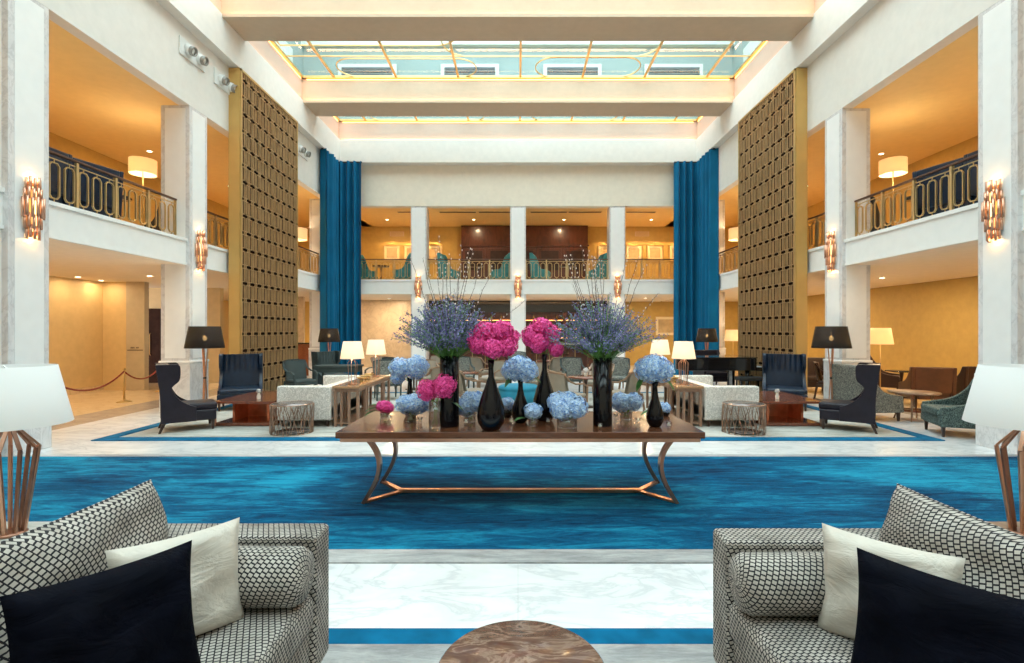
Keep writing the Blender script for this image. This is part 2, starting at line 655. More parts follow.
M['facade_white'] = simple('courtyard_window_trim', (0.48, 0.52, 0.50), 0.7, var=0.03)
M['louvre'] = simple('grey_louvre', (0.05, 0.065, 0.08), 0.6, var=0.2)
M['white_metal'] = simple('white_enamel', (0.78, 0.77, 0.74), 0.4, var=0.02)
M['grey_metal'] = simple('grey_metal', (0.30, 0.28, 0.25), 0.4, 0.3, var=0.1)
M['black'] = simple('matt_black', (0.012, 0.012, 0.013), 0.6, var=0.2)
M['door_brown'] = simple('dark_brown_door_veneer', (0.035, 0.015, 0.010), 0.7, var=0.3, spec=0.1)
M['rope'] = simple('burgundy_rope', (0.22, 0.03, 0.02), 0.8, var=0.1)
M['marble_brown'] = marble('brown_emperador_marble', (0.13, 0.060, 0.040), (0.46, 0.32, 0.24), 3.2, 0.1)
M['cage'] = simple('aged_bronze_wire', (0.40, 0.26, 0.19), 0.38, 0.8, var=0.3, vs=20)
M['cage_top'] = simple('smoked_mirror_top', (0.24, 0.20, 0.19), 0.18, 0.5, var=0.3, vs=14)
M['leaf'] = simple('green_leaf', (0.035, 0.13, 0.025), 0.45, var=0.4, vs=30)
M['stem'] = simple('fresh_green_stem', (0.10, 0.26, 0.045), 0.5, var=0.4, vs=20)
M['lav'] = fabric_swirl('lavender_blossom', (0.065, 0.06, 0.20), (0.22, 0.22, 0.40), 22)
M['hyd_blue'] = fabric_swirl('blue_hydrangea_petal', (0.13, 0.33, 0.74), (0.66, 0.80, 0.92), 45, 0.6)
M['hyd_pink'] = fabric_swirl('magenta_hydrangea_petal', (0.56, 0.004, 0.15), (0.95, 0.10, 0.42), 40, 0.6)
M['twig'] = simple('brown_twig', (0.12, 0.07, 0.05), 0.6, var=0.2)
M['bud'] = simple('silvery_bud', (0.72, 0.68, 0.66), 0.7, var=0.1)
M['paper'] = simple('framed_watercolour', (0.50, 0.38, 0.22), 0.6, var=0.25, vs=3)
M['mat_board'] = simple('cream_mount_board', (0.85, 0.74, 0.50), 0.6, var=0.03)
M['wax'] = simple('white_candle_wax', (0.82, 0.78, 0.7), 0.5, var=0.03)
M['bottle'] = simple('bar_bottle_glass', (0.20, 0.13, 0.05), 0.1, var=0.8, vs=3)
M['rose'] = simple('orange_copper_panel', (0.75, 0.20, 0.08), 0.2, 0.5, var=0.3, vs=6)


def black_shade():
    m, nt, b = mat_new('black_lamp_shade')
    out = nt.nodes['Material Output']
    b.inputs['Base Color'].default_value = (0.008, 0.011, 0.014, 1)
    b.inputs['Roughness'].default_value = 0.5
    bump(nt, b, noise(nt, coords(nt, 'Object'), 80, 2), 0.2, 0.002)
    t = N(nt, 'ShaderNodeBsdfTransparent')
    mx = N(nt, 'ShaderNodeMixShader')
    b.inputs['Specular IOR Level'].default_value = 0.1
    mx.inputs[0].default_value = 0.2
    tr = N(nt, 'ShaderNodeBsdfTranslucent')
    tr.inputs[0].default_value = (0.55, 0.34, 0.07, 1)
    m2 = N(nt, 'ShaderNodeMixShader')
    m2.inputs[0].default_value = 0.05
    nt.links.new(b.outputs[0], m2.inputs[1])
    nt.links.new(tr.outputs[0], m2.inputs[2])
    nt.links.new(m2.outputs[0], mx.inputs[1])
    nt.links.new(t.outputs[0], mx.inputs[2])
    nt.links.new(mx.outputs[0], out.inputs[0])
    return m


M['shade_black'] = black_shade()

# ================================================================ STRUCTURE
XA = 6.6            # inner face of the side columns
ZS0, ZS1 = 2.97, 3.48   # balcony slab
ZB = 6.17           # underside of the upper fascia
ZC = 7.65           # underside of the cornice
ZK = 8.39           # coffer soffit
ZG = 9.22           # skylight glass
YB = 18.6           # front of the back balcony
YE = 23.7           # rear wall
PITCH, CW = 3.65, 0.58
Y0 = {-1: 6.60, 1: 6.74}

struct('floor', MB().box(-7.65, 7.65, -4.2, 24, -0.2, 0), M['floor'], label='white polished marble floor of the atrium')
for s, nm in ((-1, 'left'), (1, 'right')):
    a, b = sorted((s * 7.65, s * 8.5))
    struct('floor_band_' + nm, MB().box(a, b, -4.2, 24, -0.2, 0), M['floor_band'], label='grey brown marble band running along the %s side of the floor' % nm)
    a, b = sorted((s * 8.5, s * 13.2))
    struct('floor_side_' + nm, MB().box(a, b, -4.2, 24, -0.2, 0), M['floor_gold'], label='golden stone floor under the %s balcony' % nm)
    # balcony slab with two mouldings on its edge
    a, b = sorted((s * (XA + 0.10), s * 13.2))
    mb = MB().box(a, b, -4.2, 24, ZS0, ZS1)
    struct('balcony_slab_' + nm, mb, M['ceil_low'], label='pale balcony slab along the %s side' % nm)
    mb = MB()
    a, b = sorted((s * (XA + 0.07), s * (XA + 0.12)))
    mb.box(a, b, -4.2, YB, ZS0 + 0.03, ZS1 - 0.04)
    a, b = sorted((s * (XA + 0.04), s * (XA + 0.12)))
    mb.box(a, b, -4.2, YB, ZS1 - 0.05, ZS1 + 0.01)
    a, b = sorted((s * (XA + 0.055), s * (XA + 0.12)))
    mb.box(a, b, -4.2, YB, ZS0 - 0.01, ZS0 + 0.035)
    struct('trim_balcony_' + nm, mb, M['edge'], label='white balcony edge along the %s side' % nm)
    # upper fascia
    a, b = sorted((s * XA, s * (XA + 0.22)))
    struct('wall_upper_' + nm, MB().box(a, b, -4.2, YB + 0.3, ZB, 9.24), M['fascia'], label='white fascia wall above the %s balcony' % nm)
    a, b = sorted((s * 6.37, s * (XA + 0.01)))
    mb = MB().box(a, b, -4.2, 18.6, ZC, ZK)
    a, b = sorted((s * 6.45, s * (XA + 0.01)))
    mc = MB().box(a, b, -4.2, 18.6, ZK, 9.24)
    struct('ceiling_coffer_' + nm, mc, M['coffer'], label='inner wall of the ceiling coffers with painted-in strip glow along the %s side' % nm)
    struct('cornice_' + nm, mb, M['fascia'], label='white stepped cornice along the %s side of the ceiling' % nm)
    # upper ceiling over balcony
    a, b = sorted((s * (XA + 0.2), s * 13.2))
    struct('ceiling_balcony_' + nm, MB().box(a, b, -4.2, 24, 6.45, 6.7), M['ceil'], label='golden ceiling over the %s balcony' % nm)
    a, b = sorted((s * 11.35, s * 11.6))
    struct('wall_balcony_' + nm, MB().box(a, b, -4.2, 24, ZS1, 6.45), M['ochre'], label='ochre wall at the rear of the %s balcony' % nm)

struct('wall_right', MB().box(11.25, 11.5, -4.2, 24, 0, ZS0), M['ochre'], label='ochre wall under the right balcony')
struct('wall_left', MB().box(-11.65, -11.4, -4.2, 14.0, 0, ZS0), M['sand'], label='sand coloured wall under the left balcony')
struct('wall_partition', MB().box(-11.65, -10.72, 14.0, 14.25, 0, ZS0), M['sand'], label='sand coloured cross wall beside the sign pier')
struct('column_pier', MB().box(-10.72, -10.22, 13.95, 14.12, 0, ZS0), M['taupe'], label='taupe pier with a small sign beside the dark door')
struct('wall_door_side', MB().box(-13.2, -9.35, 16.0, 16.2, 0, ZS0), M['sand'], label='sand wall holding the dark door')
struct('wall_outer_left', MB().box(-13.3, -13.1, 13.9, 24, 0, ZS0), M['sand'], label='outer sand wall behind the door passage')
struct('wall_front', MB().box(-13.3, 13.3, -4.4, -4.2, -0.2, 9.6), M['plaster'], label='plain wall closing the hall behind the seating')
for s, nm in ((-1, 'left'), (1, 'right')):
    mb = MB()
    if s < 0:
        mb.box(-11.4, -11.37, -4.2, 14.0, 0, 0.14)
    else:
        mb.box(11.22, 11.25, -4.2, 23.6, 0, 0.14)
    struct('baseboard_' + nm, mb, M['floor_gold'], label='stone skirting of the wall under the %s balcony' % nm)

# dark door with long handles on the left
d = thing('door_1', 'dark wooden double door in the passage behind the rope barrier', 'door', (-11.55, 16.0, 0))
d['kind'] = 'structure'
MB().box(-0.62, 0.62, -0.06, 0.0, 0, 2.32).build('door_frame', M['door_brown'], d)
for k in (-1, 1):
    q = MB().box(min(0.01 * k, 0.55 * k), max(0.01 * k, 0.55 * k), -0.09, -0.05, 0.02, 2.25).build('door_leaf', M['door_brown'], d, 0.004)
    MB().tube([(0.09 * k, -0.10, 0.85), (0.09 * k, -0.14, 0.9), (0.09 * k, -0.14, 1.5), (0.09 * k, -0.10, 1.55)], 0.014, 6).build('handle', M['gold'], q)

# back wall pieces
struct('wall_back', MB().box(-13.2, 13.2, YE, YE + 0.2, 0, 6.6), M['ochre'], label='ochre rear wall behind the bar and upper lounge')
struct('wall_travertine', MB().box(-7.2, -4.15, 22.6, 22.75, 0, ZS0), M['travertine'], label='travertine wall panel beside the blue curtain and the bar')
struct('wall_travertine_side', MB().box(-10.2, -8.5, 20.2, 20.35, 0, ZS0), M['travertine'], label='travertine wall end seen past the lattice screen')
struct('balcony_slab_back', MB().box(-XA, XA, YB + 0.03, 24, ZS0, ZS1), M['ceil_low'], label='pale balcony slab across the rear')
mb = MB().box(-XA, XA, YB - 0.01, YB + 0.03, ZS0 + 0.03, ZS1 - 0.04).box(-XA, XA, YB - 0.04, YB + 0.06, ZS1 - 0.05, ZS1 + 0.01).box(-XA, XA, YB - 0.03, YB + 0.03, ZS0 - 0.01, ZS0 + 0.03)
struct('trim_balcony_back', mb, M['edge'], label='white edge of the rear balcony')
struct('wall_upper_back', MB().box(-XA, XA, YB, YB + 0.35, ZB, 9.24), M['plaster'], label='cream upper wall above the rear balcony')
struct('cornice_back', MB().box(-6.4, 6.4, 18.25, YB, ZC, ZK), M['fascia'], label='white cornice across the rear of the ceiling')
struct('ceiling_coffer_back', MB().box(-6.45, 6.45, 18.35, YB, ZK, 9.24), M['coffer'], label='inner wall of the rearmost ceiling coffer with painted-in strip glow')
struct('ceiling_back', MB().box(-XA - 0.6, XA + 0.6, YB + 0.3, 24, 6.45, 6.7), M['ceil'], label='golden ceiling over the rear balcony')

# ceiling beams between the skylights, each with a lip on both faces
edges = [(-4.2, BAYS[0][0])] + [(BAYS[i][1], BAYS[i + 1][0]) for i in range(5)]
for i, (a, b) in enumerate(edges):
    mb = MB().box(-6.45, 6.45, a, b, ZK, 9.24)
    if i:
        mb.box(-6.45, 6.45, a - 0.10, a, ZK, ZK + 0.07)
    mb.box(-6.45, 6.45, b, b + 0.10, ZK, ZK + 0.07)
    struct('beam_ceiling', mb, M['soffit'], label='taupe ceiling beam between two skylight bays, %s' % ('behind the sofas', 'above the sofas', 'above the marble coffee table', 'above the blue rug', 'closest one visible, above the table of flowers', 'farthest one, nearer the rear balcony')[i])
struct('beam_lip_back', MB().box(-6.45, 6.45, 18.25, 18.36, ZK, ZK + 0.07), M['fascia'], label='white lip of the rear coffer')
for i, (a, b) in enumerate(BAYS):
    # side lips and warm strips
    bay0 = ('first bay behind the sofas', 'second bay over the sofas', 'third bay, above the table front', 'bay before the near visible beam', 'widest visible bay', 'rearmost bay')[i]
    bayn = bay0
    for s in (-1, 1):
        bayn = bay0 + (', rope-barrier side' if s < 0 else ', piano side')
        x0, x1 = sorted((s * 6.45, s * 6.37))
        struct('beam_lip_side', MB().box(x0, x1, a, b, ZK, ZK + 0.07), M['fascia'], label='white side lip of the ceiling coffer, ' + bayn)
        x0, x1 = sorted((s * 6.445, s * 6.425))
        if i >= 2:
            struct('trim_light', MB().box(x0, x1, a + 0.1, b - 0.1, ZK + 0.075, ZK + 0.095), M['led'], label='glowing warm light strip on the side lip of the coffer, ' + bayn)
    if i >= 2:
        bayn = bay0
        struct('trim_light', MB().box(-6.3, 6.3, b - 0.028, b - 0.008, ZK + 0.075, ZK + 0.095), M['led'], label='glowing warm light strip along the ceiling beam, %s' % bayn)
        struct('trim_light', MB().box(-6.3, 6.3, b - 0.02, b - 0.001, ZG - 0.11, ZG - 0.09), M['led2'], label='amber light strip under the skylight edge, %s' % bayn)
        for s in (-1, 1):
            bayn = bay0 + (', rope-barrier side' if s < 0 else ', piano side')
            x0, x1 = sorted((s * 6.449, s * 6.43))
            struct('trim_light', MB().box(x0, x1, a + 0.1, b - 0.1, ZG - 0.11, ZG - 0.09), M['led2'], label='amber light strip under the side edge of the skylight, ' + bayn)
    # skylight
    w = thing('window_%d' % (i + 1), 'glazed skylight with gold bars, %s' % ('behind the seating', 'over the sofas', 'over the blue rug front', 'widest one in view', 'second bay from the rear, its glass showing the courtyard', 'rearmost bay')[i], 'skylight', (0, a, ZG))
    w['kind'] = 'structure'
    L = b - a
    MB().box(-6.45, 6.45, 0, L, 0, 0.02).build('pane', M['skyglass'], w)
    mb = MB().box(-6.45, 6.45, 0, 0.07, -0.07, -0.002).box(-6.45, 6.45, L - 0.07, L, -0.07, -0.002).box(-6.45, -6.38, 0, L, -0.07, -0.002).box(6.38, 6.45, 0, L, -0.07, -0.002)
    mb.build('frame', M['gold'], w)
    mb = MB()
    for k in range(-3, 4):
        mb.box(k * 1.85 + 0.07 - 0.03, k * 1.85 + 0.07 + 0.03, 0.07, L - 0.07, -0.05, -0.002)
    for f in (0.30, 0.66):
        mb.box(-6.38, 6.38, L * f - 0.014, L * f + 0.014, -0.03, -0.003)
    mb.build('muntin', M['gold'], w)
    mb = MB()
    for cx, cy, rx, ry in ((-4.4, 0.30, 2.9, 0.20), (0.9, 0.46, 2.9, 0.20), (2.0, 0.83, 1.5, 0.16), (-3.2, 0.84, 2.0, 0.15)):
        pts = []
        for k in range(40):
            t = 2 * PI * k / 40
            c_, s_ = math.cos(t), math.sin(t)
            r = ry * L
            pts.append((max(-6.3, min(6.3, cx + (rx - r) * (1 if c_ > 0 else -1) + r * c_)), cy * L + r * s_, -0.03))
        mb.strip(pts, 0.03, 0.024, (0, 0, 1), True)
    mb.build('gold_loop', M['gold'], w)

# courtyard building over the skylight
f = thing('building', 'pale courtyard building with louvred windows seen through the skylight', 'building', (0, 20.2, 9.7))
MB().box(-13, 13, 0, 0.4, 0, 7.5).build('wall', M['facade'], f)
for x in (-5.95, -1.9, 2.15, 6.15, -9.9, 10.2):
    for z in (1.1, 4.3):
        q = MB().box(x - 1.15, x + 1.15, -0.08, 0.02, z, z + 1.35).build('window', M['facade_white'], f)
        mb = MB()
        for k in range(9):
            mb.box(x - 1.0, x + 1.0, -0.12, -0.07, z + 0.12 + k * 0.125, z + 0.2 + k * 0.125)
        mb.build('louvre', M['louvre'], q)
MB().box(-13, 13, -0.2, 0, 3.15, 3.45).build('reflection_band', M['facade_white'], f)  # pale band standing in for the light strips' reflection in the glass
for s, nm in ((-1, 'left'), (1, 'right')):
    f2 = thing('building_wing', 'side wing of the courtyard building above the %s end of the skylight' % nm, 'building', (s * 8.5, 0, 9.7))
    MB().box(min(0, s * 0.4), max(0, s * 0.4), 4, 20.2, 0, 4.5).build('wall', M['facade'], f2)
    mb = MB()
    for k in range(6):
        mb.box(-s * 0.06 - 0.05, -s * 0.06 + 0.05, 5 + k * 2.5, 6.5 + k * 2.5, 1.0, 2.4)
    mb.build('window', M['facade_white'], f2)

# ---------------------------------------------------------------- columns


def column(x, y, s, nm, h=ZB, w=CW, back=False):
    o = thing('column', nm, 'column', (x, y, 0))
    o['kind'] = 'structure'
    MB().box(-w / 2, w / 2, 0, w, 0, h).build('shaft', M['col_marble'], o, 0.008)
    # white inset panels on the three visible faces
    e, t = 0.085, 0.006
    mb = MB()
    for z0, z1 in ((1.08, 2.9), (3.6, h - 0.06)) if not back else ((0.4, h - 0.06),):
        if back:
            mb.box(-w / 2 + 0.05, w / 2 - 0.05, -t, 0.002, z0, z1)
        else:
            z0 = 1.08 if z0 < 3 else 2.9
            mb.box(-w / 2 + e, w / 2 - e, -t, 0.002, z0, z1)
            mb.box(-w / 2 - t, -w / 2 + 0.002, e, w - e, z0, z1)
            mb.box(w / 2 - 0.002, w / 2 + t, e, w - e, z0, z1)
    mb.build('inset_panel', M['col_panel'], o)
    if not back:
        MB().box(-w / 2 - 0.02, w / 2 + 0.02, -0.02, w + 0.02, 0, 0.98).build('pedestal', M['col_marble'], o, 0.008)
        MB().box(-w / 2 - 0.03, w / 2 + 0.03, -0.03, w + 0.03, 0.98, 1.03).build('moulding', M['col_panel'], o, 0.01)
    return o


ordn = ['carrying the first sconce beside the big table lamp', 'second in the row, behind the high-backed chair', 'third in the row, behind the lattice screen', 'fourth in the row, beside the blue curtain']
for s, nm in ((-1, 'rope-barrier'), (1, 'piano')):
    for k in range(-2, 4):
        lab = 'white marble column on the %s side, %s' % (nm, ordn[k] if k >= 0 else ('behind the camera', 'beside the sofa')[k + 2])
        column(s * (XA + CW / 2), Y0[s] + PITCH * k, s, lab)
for k, lab in zip((-1, 0, 1), ('to the travertine side of the bar', 'in the middle of the bar front', 'to the ochre wall side of the bar')):
    column(k * 3.63, YB + 0.02, 0, 'white rear column with a small sconce, ' + lab, ZB, 0.57, True)

# ---------------------------------------------------------------- lattice screens


def lattice(s, nm):
    o = thing('lattice_screen', 'tall bronze lattice screen of interlaced rectangles on the %s side' % nm, 'screen', (s * 6.35, 11.65, 0))
    H, Wd = ZC - 0.02, 3.0
    x0, x1 = sorted((0.03 * s, 0.28 * s))
    MB().box(x0, x1, 0.03, Wd - 0.03, 0.02, H - 0.02).build('backing_panel', M['lattice_back'], o)
    x0, x1 = sorted((-0.0 * s, 0.25 * s))
    MB().box(x0, x1, -0.02, 0.03, 0, H).build('side_panel', M['gold_side'], o)
    MB().box(x0, x1, Wd - 0.03, Wd + 0.02, 0, H).build('side_panel', M['gold_side'], o)
    x0, x1 = sorted((-0.03 * s, 0.04 * s))
    MB().box(x0, x1, 0.0, 0.04, 0, H).box(x0, x1, Wd - 0.04, Wd, 0, H).box(x0, x1, 0, Wd, 0, 0.06).box(x0, x1, 0, Wd, H - 0.05, H).build('frame', M['gold'], o)
    mb = MB()
    PX, PZ = 0.327, 0.78
    w, h, t = 0.275, 0.715, 0.02
    dx0, dx1 = sorted((-0.02 * s, 0.0 * s))
    for q in (0, 1):
        for i in range(-1, 11):
            yc = 0.04 + PX * (i + 0.5 * q)
            if yc - w / 2 < -0.2 or yc + w / 2 > Wd + 0.2:
                continue
            for j in range(-1, 11):
                zc = PZ * (j + 0.5 * q)
                z0, z1 = max(0.05, zc - h / 2), min(H - 0.04, zc + h / 2)
                if z1 - z0 < 0.05:
                    continue
                y0, y1 = max(0.03, yc - w / 2), min(Wd - 0.03, yc + w / 2)
                if y1 - y0 < 0.03:
                    continue
                c = 0.03
                off = 0.004 * q
                if yc - w / 2 > 0.02:
                    mb.box(dx0 - off, dx1 - off, y0, y0 + t, z0, z1)
                if yc + w / 2 < Wd - 0.02:
                    mb.box(dx0 - off, dx1 - off, y1 - t, y1, z0, z1)
                mb.box(dx0 - off, dx1 - off, y0, y1, z0, z0 + t * 0.8)
                mb.box(dx0 - off, dx1 - off, y0, y1, z1 - t * 0.8, z1)
    g = mb.build('lattice', M['lattice'], o)
    mb = MB()
    sx0, sx1 = sorted((0.012 * s, 0.032 * s))
    for i in range(-1, 11):
        for q in (0, 1):
            ya = 0.04 + PX * i + (0.0365 if q == 0 else 0.200)
            y0, y1 = max(0.04, ya), min(Wd - 0.04, ya + 0.09)
            if y1 - y0 < 0.02:
                continue
            for j in range(0, 20):
                z0, z1 = PZ / 2 * j + 0.034, min(H - 0.05, PZ / 2 * (j + 1) - 0.034)
                if z1 - z0 > 0.03:
                    mb.box(sx0, sx1, y0, y1, z0, z1)
    mb.build('infill_slat', M['lattice_slat'], o)
    return o


lattice(-1, 'rope-barrier')
lattice(1, 'piano')

# ---------------------------------------------------------------- railings


def railing(name_label, L, loc, rz, group='gilded balcony railings', nbay=None, h=0.80):
    """runs along local +X from 0 to L"""
    o = thing('balcony_railing', name_label, 'railing', loc, rz, group)
    n = nbay or max(1, round(L / 0.72))
    bl = L / n
    MB().box(0, L, -0.035, 0.035, h - 0.03, h + 0.005).build('handrail', M['rail_wood'], o, 0.01)
    MB().box(0, L, -0.008, 0.008, h - 0.10, h - 0.085).build('upper_rail', M['rail_gold'], o)
    MB().box(0, L, -0.008, 0.008, 0.05, 0.065).build('lower_rail', M['rail_gold'], o)
    for k in range(n + 1):
        x = k * bl
        MB().box(x - 0.022, x + 0.022, -0.022, 0.022, 0, h - 0.03).build('post', M['rail_gold'], o)
    for k in range(n):
        mb = MB()
        for j in range(3):
            cx = k * bl + bl * (j + 0.5) / 3
            w, z0, z1, c = bl * 0.105, 0.12, h - 0.15, 0.045
            pts = [(cx - w, 0, z0 + c), (cx - w, 0, z1 - c), (cx - w + c * .8, 0, z1), (cx + w - c * .8, 0, z1), (cx + w, 0, z1 - c), (cx + w, 0, z0 + c), (cx + w - c * .8, 0, z0), (cx - w + c * .8, 0, z0)]
            mb.strip(pts, 0.03, 0.016, (0, 1, 0), True)
            mb.box(cx - 0.006, cx + 0.006, -0.006, 0.006, 0.06, z0).box(cx - 0.006, cx + 0.006, -0.006, 0.006, z1, h - 0.09)
        mb.build('baluster_ring', M['rail_gold'], o)
    return o


XR = 6.88
names = {-1: 'rope-barrier', 1: 'piano'}
for s in (-1, 1):
    for k, lab in ((0, 'between the first and second columns'), (1, 'between the second column and the lattice screen'), (2, 'between the lattice screen and the blue curtain'), (-1, 'before the first column')):
        ya = Y0[s] + PITCH * k + CW
        yb = Y0[s] + PITCH * (k + 1)
        if k == 3:
            yb = YB
        railing('gilded railing on the %s side balcony, %s' % (names[s], lab), yb - ya, (s * XR, ya, ZS1), PI / 2)
bx = [(-XA, -3.63 - 0.29, 'beside the blue curtain on the rope-barrier side'), (-3.63 + 0.29, -0.29, 'between rear columns on the rope-barrier side'), (0.29, 3.63 - 0.29, 'between rear columns on the piano side'), (3.63 + 0.29, XA, 'beside the blue curtain on the piano side')]
for a, b, lab in bx:
    railing('gilded railing of the rear balcony, ' + lab, b - a, (a, YB + 0.3, ZS1), 0)

# ---------------------------------------------------------------- curtains


def curtain(label, p0, p1, nfold, amp=0.09, z1=ZC - 0.02):
    o = thing('curtain', label, 'curtain', (0, 0, 0))
    p0, p1 = Vector((*p0, 0)), Vector((*p1, 0))
    d = p1 - p0
    L = d.length
    d.normalize()
    nrm = Vector((d.y, -d.x, 0))
    rnd = random.Random(int(L * 100))
    amps = [amp * rnd.uniform(0.5, 1.2) for _ in range(nfold + 2)]

    def off(u):
        t = u * nfold
        k = int(t)
        return math.cos(2 * PI * t) * (amps[k] * (1 - (t - k)) + amps[k + 1] * (t - k)) + 0.02 * math.sin(7.3 * t + 1)

    def mk(sh):
        def f(u, v):
            g = 1 - 0.15 * v
            q = p0 + d * (L * (u + 0.008 * math.sin(3 * v + 9 * u))) + nrm * (off(u) * g + sh)
            return (q.x, q.y, 0.02 + v * (z1 - 0.02))
        return f
    mb = MB().grid(mk(0), nfold * 14, 8).grid(mk(0.02), nfold * 14, 8, flip=True)
    mb.build('drape', M['curtain'], o)
    a, b = p0 + nrm * 0.0, p1 + nrm * 0.0
    MB().bar((a.x, a.y, z1 - 0.02), (b.x, b.y, z1 - 0.02), 0.05, 0.04).build('curtain_track', M['black'], o)
    return o


for s in (-1, 1):
    curtain('tall blue velvet curtain on the %s side, hanging along the side wall' % names[s], (s * 6.44, 16.75), (s * 6.44, 17.95), 4, 0.16)
    curtain('tall blue velvet curtain on the %s side, hanging across the rear corner' % names[s], (s * 6.50, 18.12), (s * 5.55, 18.12), 4, 0.17)

# ---------------------------------------------------------------- rugs
tag(MB().box(-8.4, 8.4, 3.81, 6.60, 0, 0.014).build('rug', M['rug_blue'], None, 0.004), 'large blue silk rug under the long flower table', 'rug')
tag(MB().box(-8.4, 8.4, 6.60, 6.72, 0, 0.012).build('rug_border', M['rug_grey'], None), 'narrow grey border along the far edge of the blue rug', 'rug')
tag(MB().box(-8.4, 8.4, 3.60, 3.81, 0, 0.012).build('rug_border', M['rug_grey'], None), 'grey silk border along the near edge of the blue rug', 'rug')
r = thing('rug', 'grey silk rug with a blue line border under the sofas and marble coffee table', 'rug', (0, 0, 0))
MB().box(-5, 5, -2.0, 2.66, 0, 0.012).build('field', M['rug_grey'], r)
MB().box(-5, 5, 2.66, 2.80, 0, 0.013).build('border', M['rug_line'], r)
r = thing('rug', 'pale beige rug with a blue line border under the far seating groups', 'rug', (0, 0, 0))
MB().box(-6.1, 6.1, 7.86, 13.3, 0, 0.010).build('field', M['rug_pale'], r)
MB().box(-6.35, 6.35, 7.58, 7.80, 0, 0.012).box(-6.35, -6.15, 7.80, 13.5, 0, 0.012).box(6.15, 6.35, 7.80, 13.5, 0, 0.012).box(-6.35, 6.35, 13.3, 13.5, 0, 0.012).build('border', M['rug_line'], r)

# ---------------------------------------------------------------- wall sconces


def sconce_proto():
    """mounted on a wall in local plane x=0, facing +X"""
    o = thing('wall_sconce', '', 'wall lamp')
    MB().box(0, 0.02, -0.06, 0.06, -0.36, 0.36).build('wall_plate', M['gold'], o, 0.004)
    MB().lathe([(0.022, -0.30), (0.026, 0), (0.022, 0.30)], 10, (0.06, 0, 0)).build('bulb', M['bulb_dim'], o)
    for z0, z1, R, n in ((0.24, 0.41, 0.082, 6), (0.11, 0.27, 0.10, 7), (-0.12, 0.14, 0.128, 8), (-0.27, -0.08, 0.10, 7), (-0.41, -0.23, 0.074, 6)):
        mb = MB()
        for k in range(n):
            t = -PI / 2 + PI * k / (n - 1)
            c = (0.03 + R * 0.85 * math.cos(t), R * math.sin(t))
            dz = 0.02 * (k % 2)
            mb.lathe([(0.014, z0 + dz), (0.018, z0 + dz), (0.018, z1 + dz), (0.014, z1 + dz)], 8, (c[0], c[1], 0), caps=False)
        mb.build('tube_tier', M['copper'], o)
    return o


sp = sconce_proto()
first = True
G = 'copper tube wall sconces'
spots = []
for s in (-1, 1):
    for k, lab in ((0, 'first column'), (1, 'second column')):
        spots.append((s * (XA - 0.006), Y0[s] + PITCH * k + CW / 2, 3.28, 0 if s < 0 else PI, 'tiered copper tube sconce on the %s side, on the %s' % (names[s], lab)))
for k, lab in zip((-1, 0, 1), ('rope-barrier side', 'middle', 'piano side')):
    spots.append((k * 3.63, YB - 0.005, 3.22, -PI / 2, 'small copper tube sconce on the %s rear column' % lab))
for x, y, z, rz, lab in spots:
    if first:
        sp.location, sp.rotation_euler, sp['label'], sp['group'] = (x, y, z), (0, 0, rz), lab, G
        first = False
    else:
        dup(sp, (x, y, z), rz, lab, G)
    nx, ny = math.cos(rz), math.sin(rz)
    for dz in (-0.40, 0.42):
        point_light('sconce_glow', (x + nx * 0.07, y + ny * 0.07, z + dz), 1.6, WARM, 0.03)

# eyeball spotlights on the left fascia
for yc, z, lab in ((10.32, 7.22, 'nearest of the row'), (11.45, 7.18, 'half hidden by the lattice screen'), (15.55, 7.10, 'farthest, beyond the lattice screen')):
    o = thing('spotlight', 'pair of white eyeball spotlights on the fascia, ' + lab, 'spotlight', (-XA, yc, z), 0, 'white eyeball spotlights')
    MB().box(0, 0.03, -0.40, 0.40, -0.17, 0.17).build('mounting_plate', M['white_metal'], o, 0.01)
    for k in (-1, 1):
        q = MB().ell((0.05, 0.18 * k, 0), 0.11, 0.11, 0.11).build('eyeball', M['white_metal'], o)
        MB().lathe([(0.09, 0), (0.09, 0.07), (0.07, 0.07), (0.07, 0.01)], 16, (0, 0, 0), caps=False).build('lamp_ring', M['grey_metal'], q, loc=(0.11, 0.18 * k, -0.02), rot=(0, PI / 2 + 0.3, 0))

# ---------------------------------------------------------------- downlights
dl = thing('downlight', '', 'ceiling light')
MB().lathe([(0.05, 0), (0.085, -0.004), (0.09, 0.0)], 16, caps=False).build('trim_ring', M['white_metal'], dl)
MB().lathe([(0.001, -0.003), (0.055, -0.003)], 16, caps=False).build('lamp', M['dot'], dl)
first = True
places = [(*at(149.6, 276, ZS0), ZS0, 'by the sign pier under the rope-barrier side balcony', 28), (*at(78, 277, ZS0), ZS0, 'against the sand wall under the balcony', 6),
          (*at(101, 280.5, ZS0), ZS0, 'in the corner of the sand walls', 5), (*at(882, 278, ZS0), ZS0, 'over the dark chair under the piano side balcony', 55),
          (-9.9, 13.7, 6.45, 'over the rope-barrier side balcony', 60), (9.9, 13.9, 6.45, 'over the piano side balcony', 60),
          (-5.7, 22.2, 6.45, 'over the rear lounge by the curtain on the rope-barrier side', 50), (-1.93, 22.2, 6.45, 'over the rear lounge before the wooden panelling, rope-barrier side', 50),
          (2.0, 22.2, 6.45, 'over the rear lounge before the wooden panelling, piano side', 50), (5.8, 22.2, 6.45, 'over the rear lounge by the curtain on the piano side', 50),
          (-5.4, 21.4, ZS0, 'under the rear balcony before the travertine wall', 50), (5.3, 21.2, ZS0, 'under the rear balcony before the ochre wall', 50),
          (0.0, 21.0, ZS0, 'under the rear balcony before the bar', 50)]
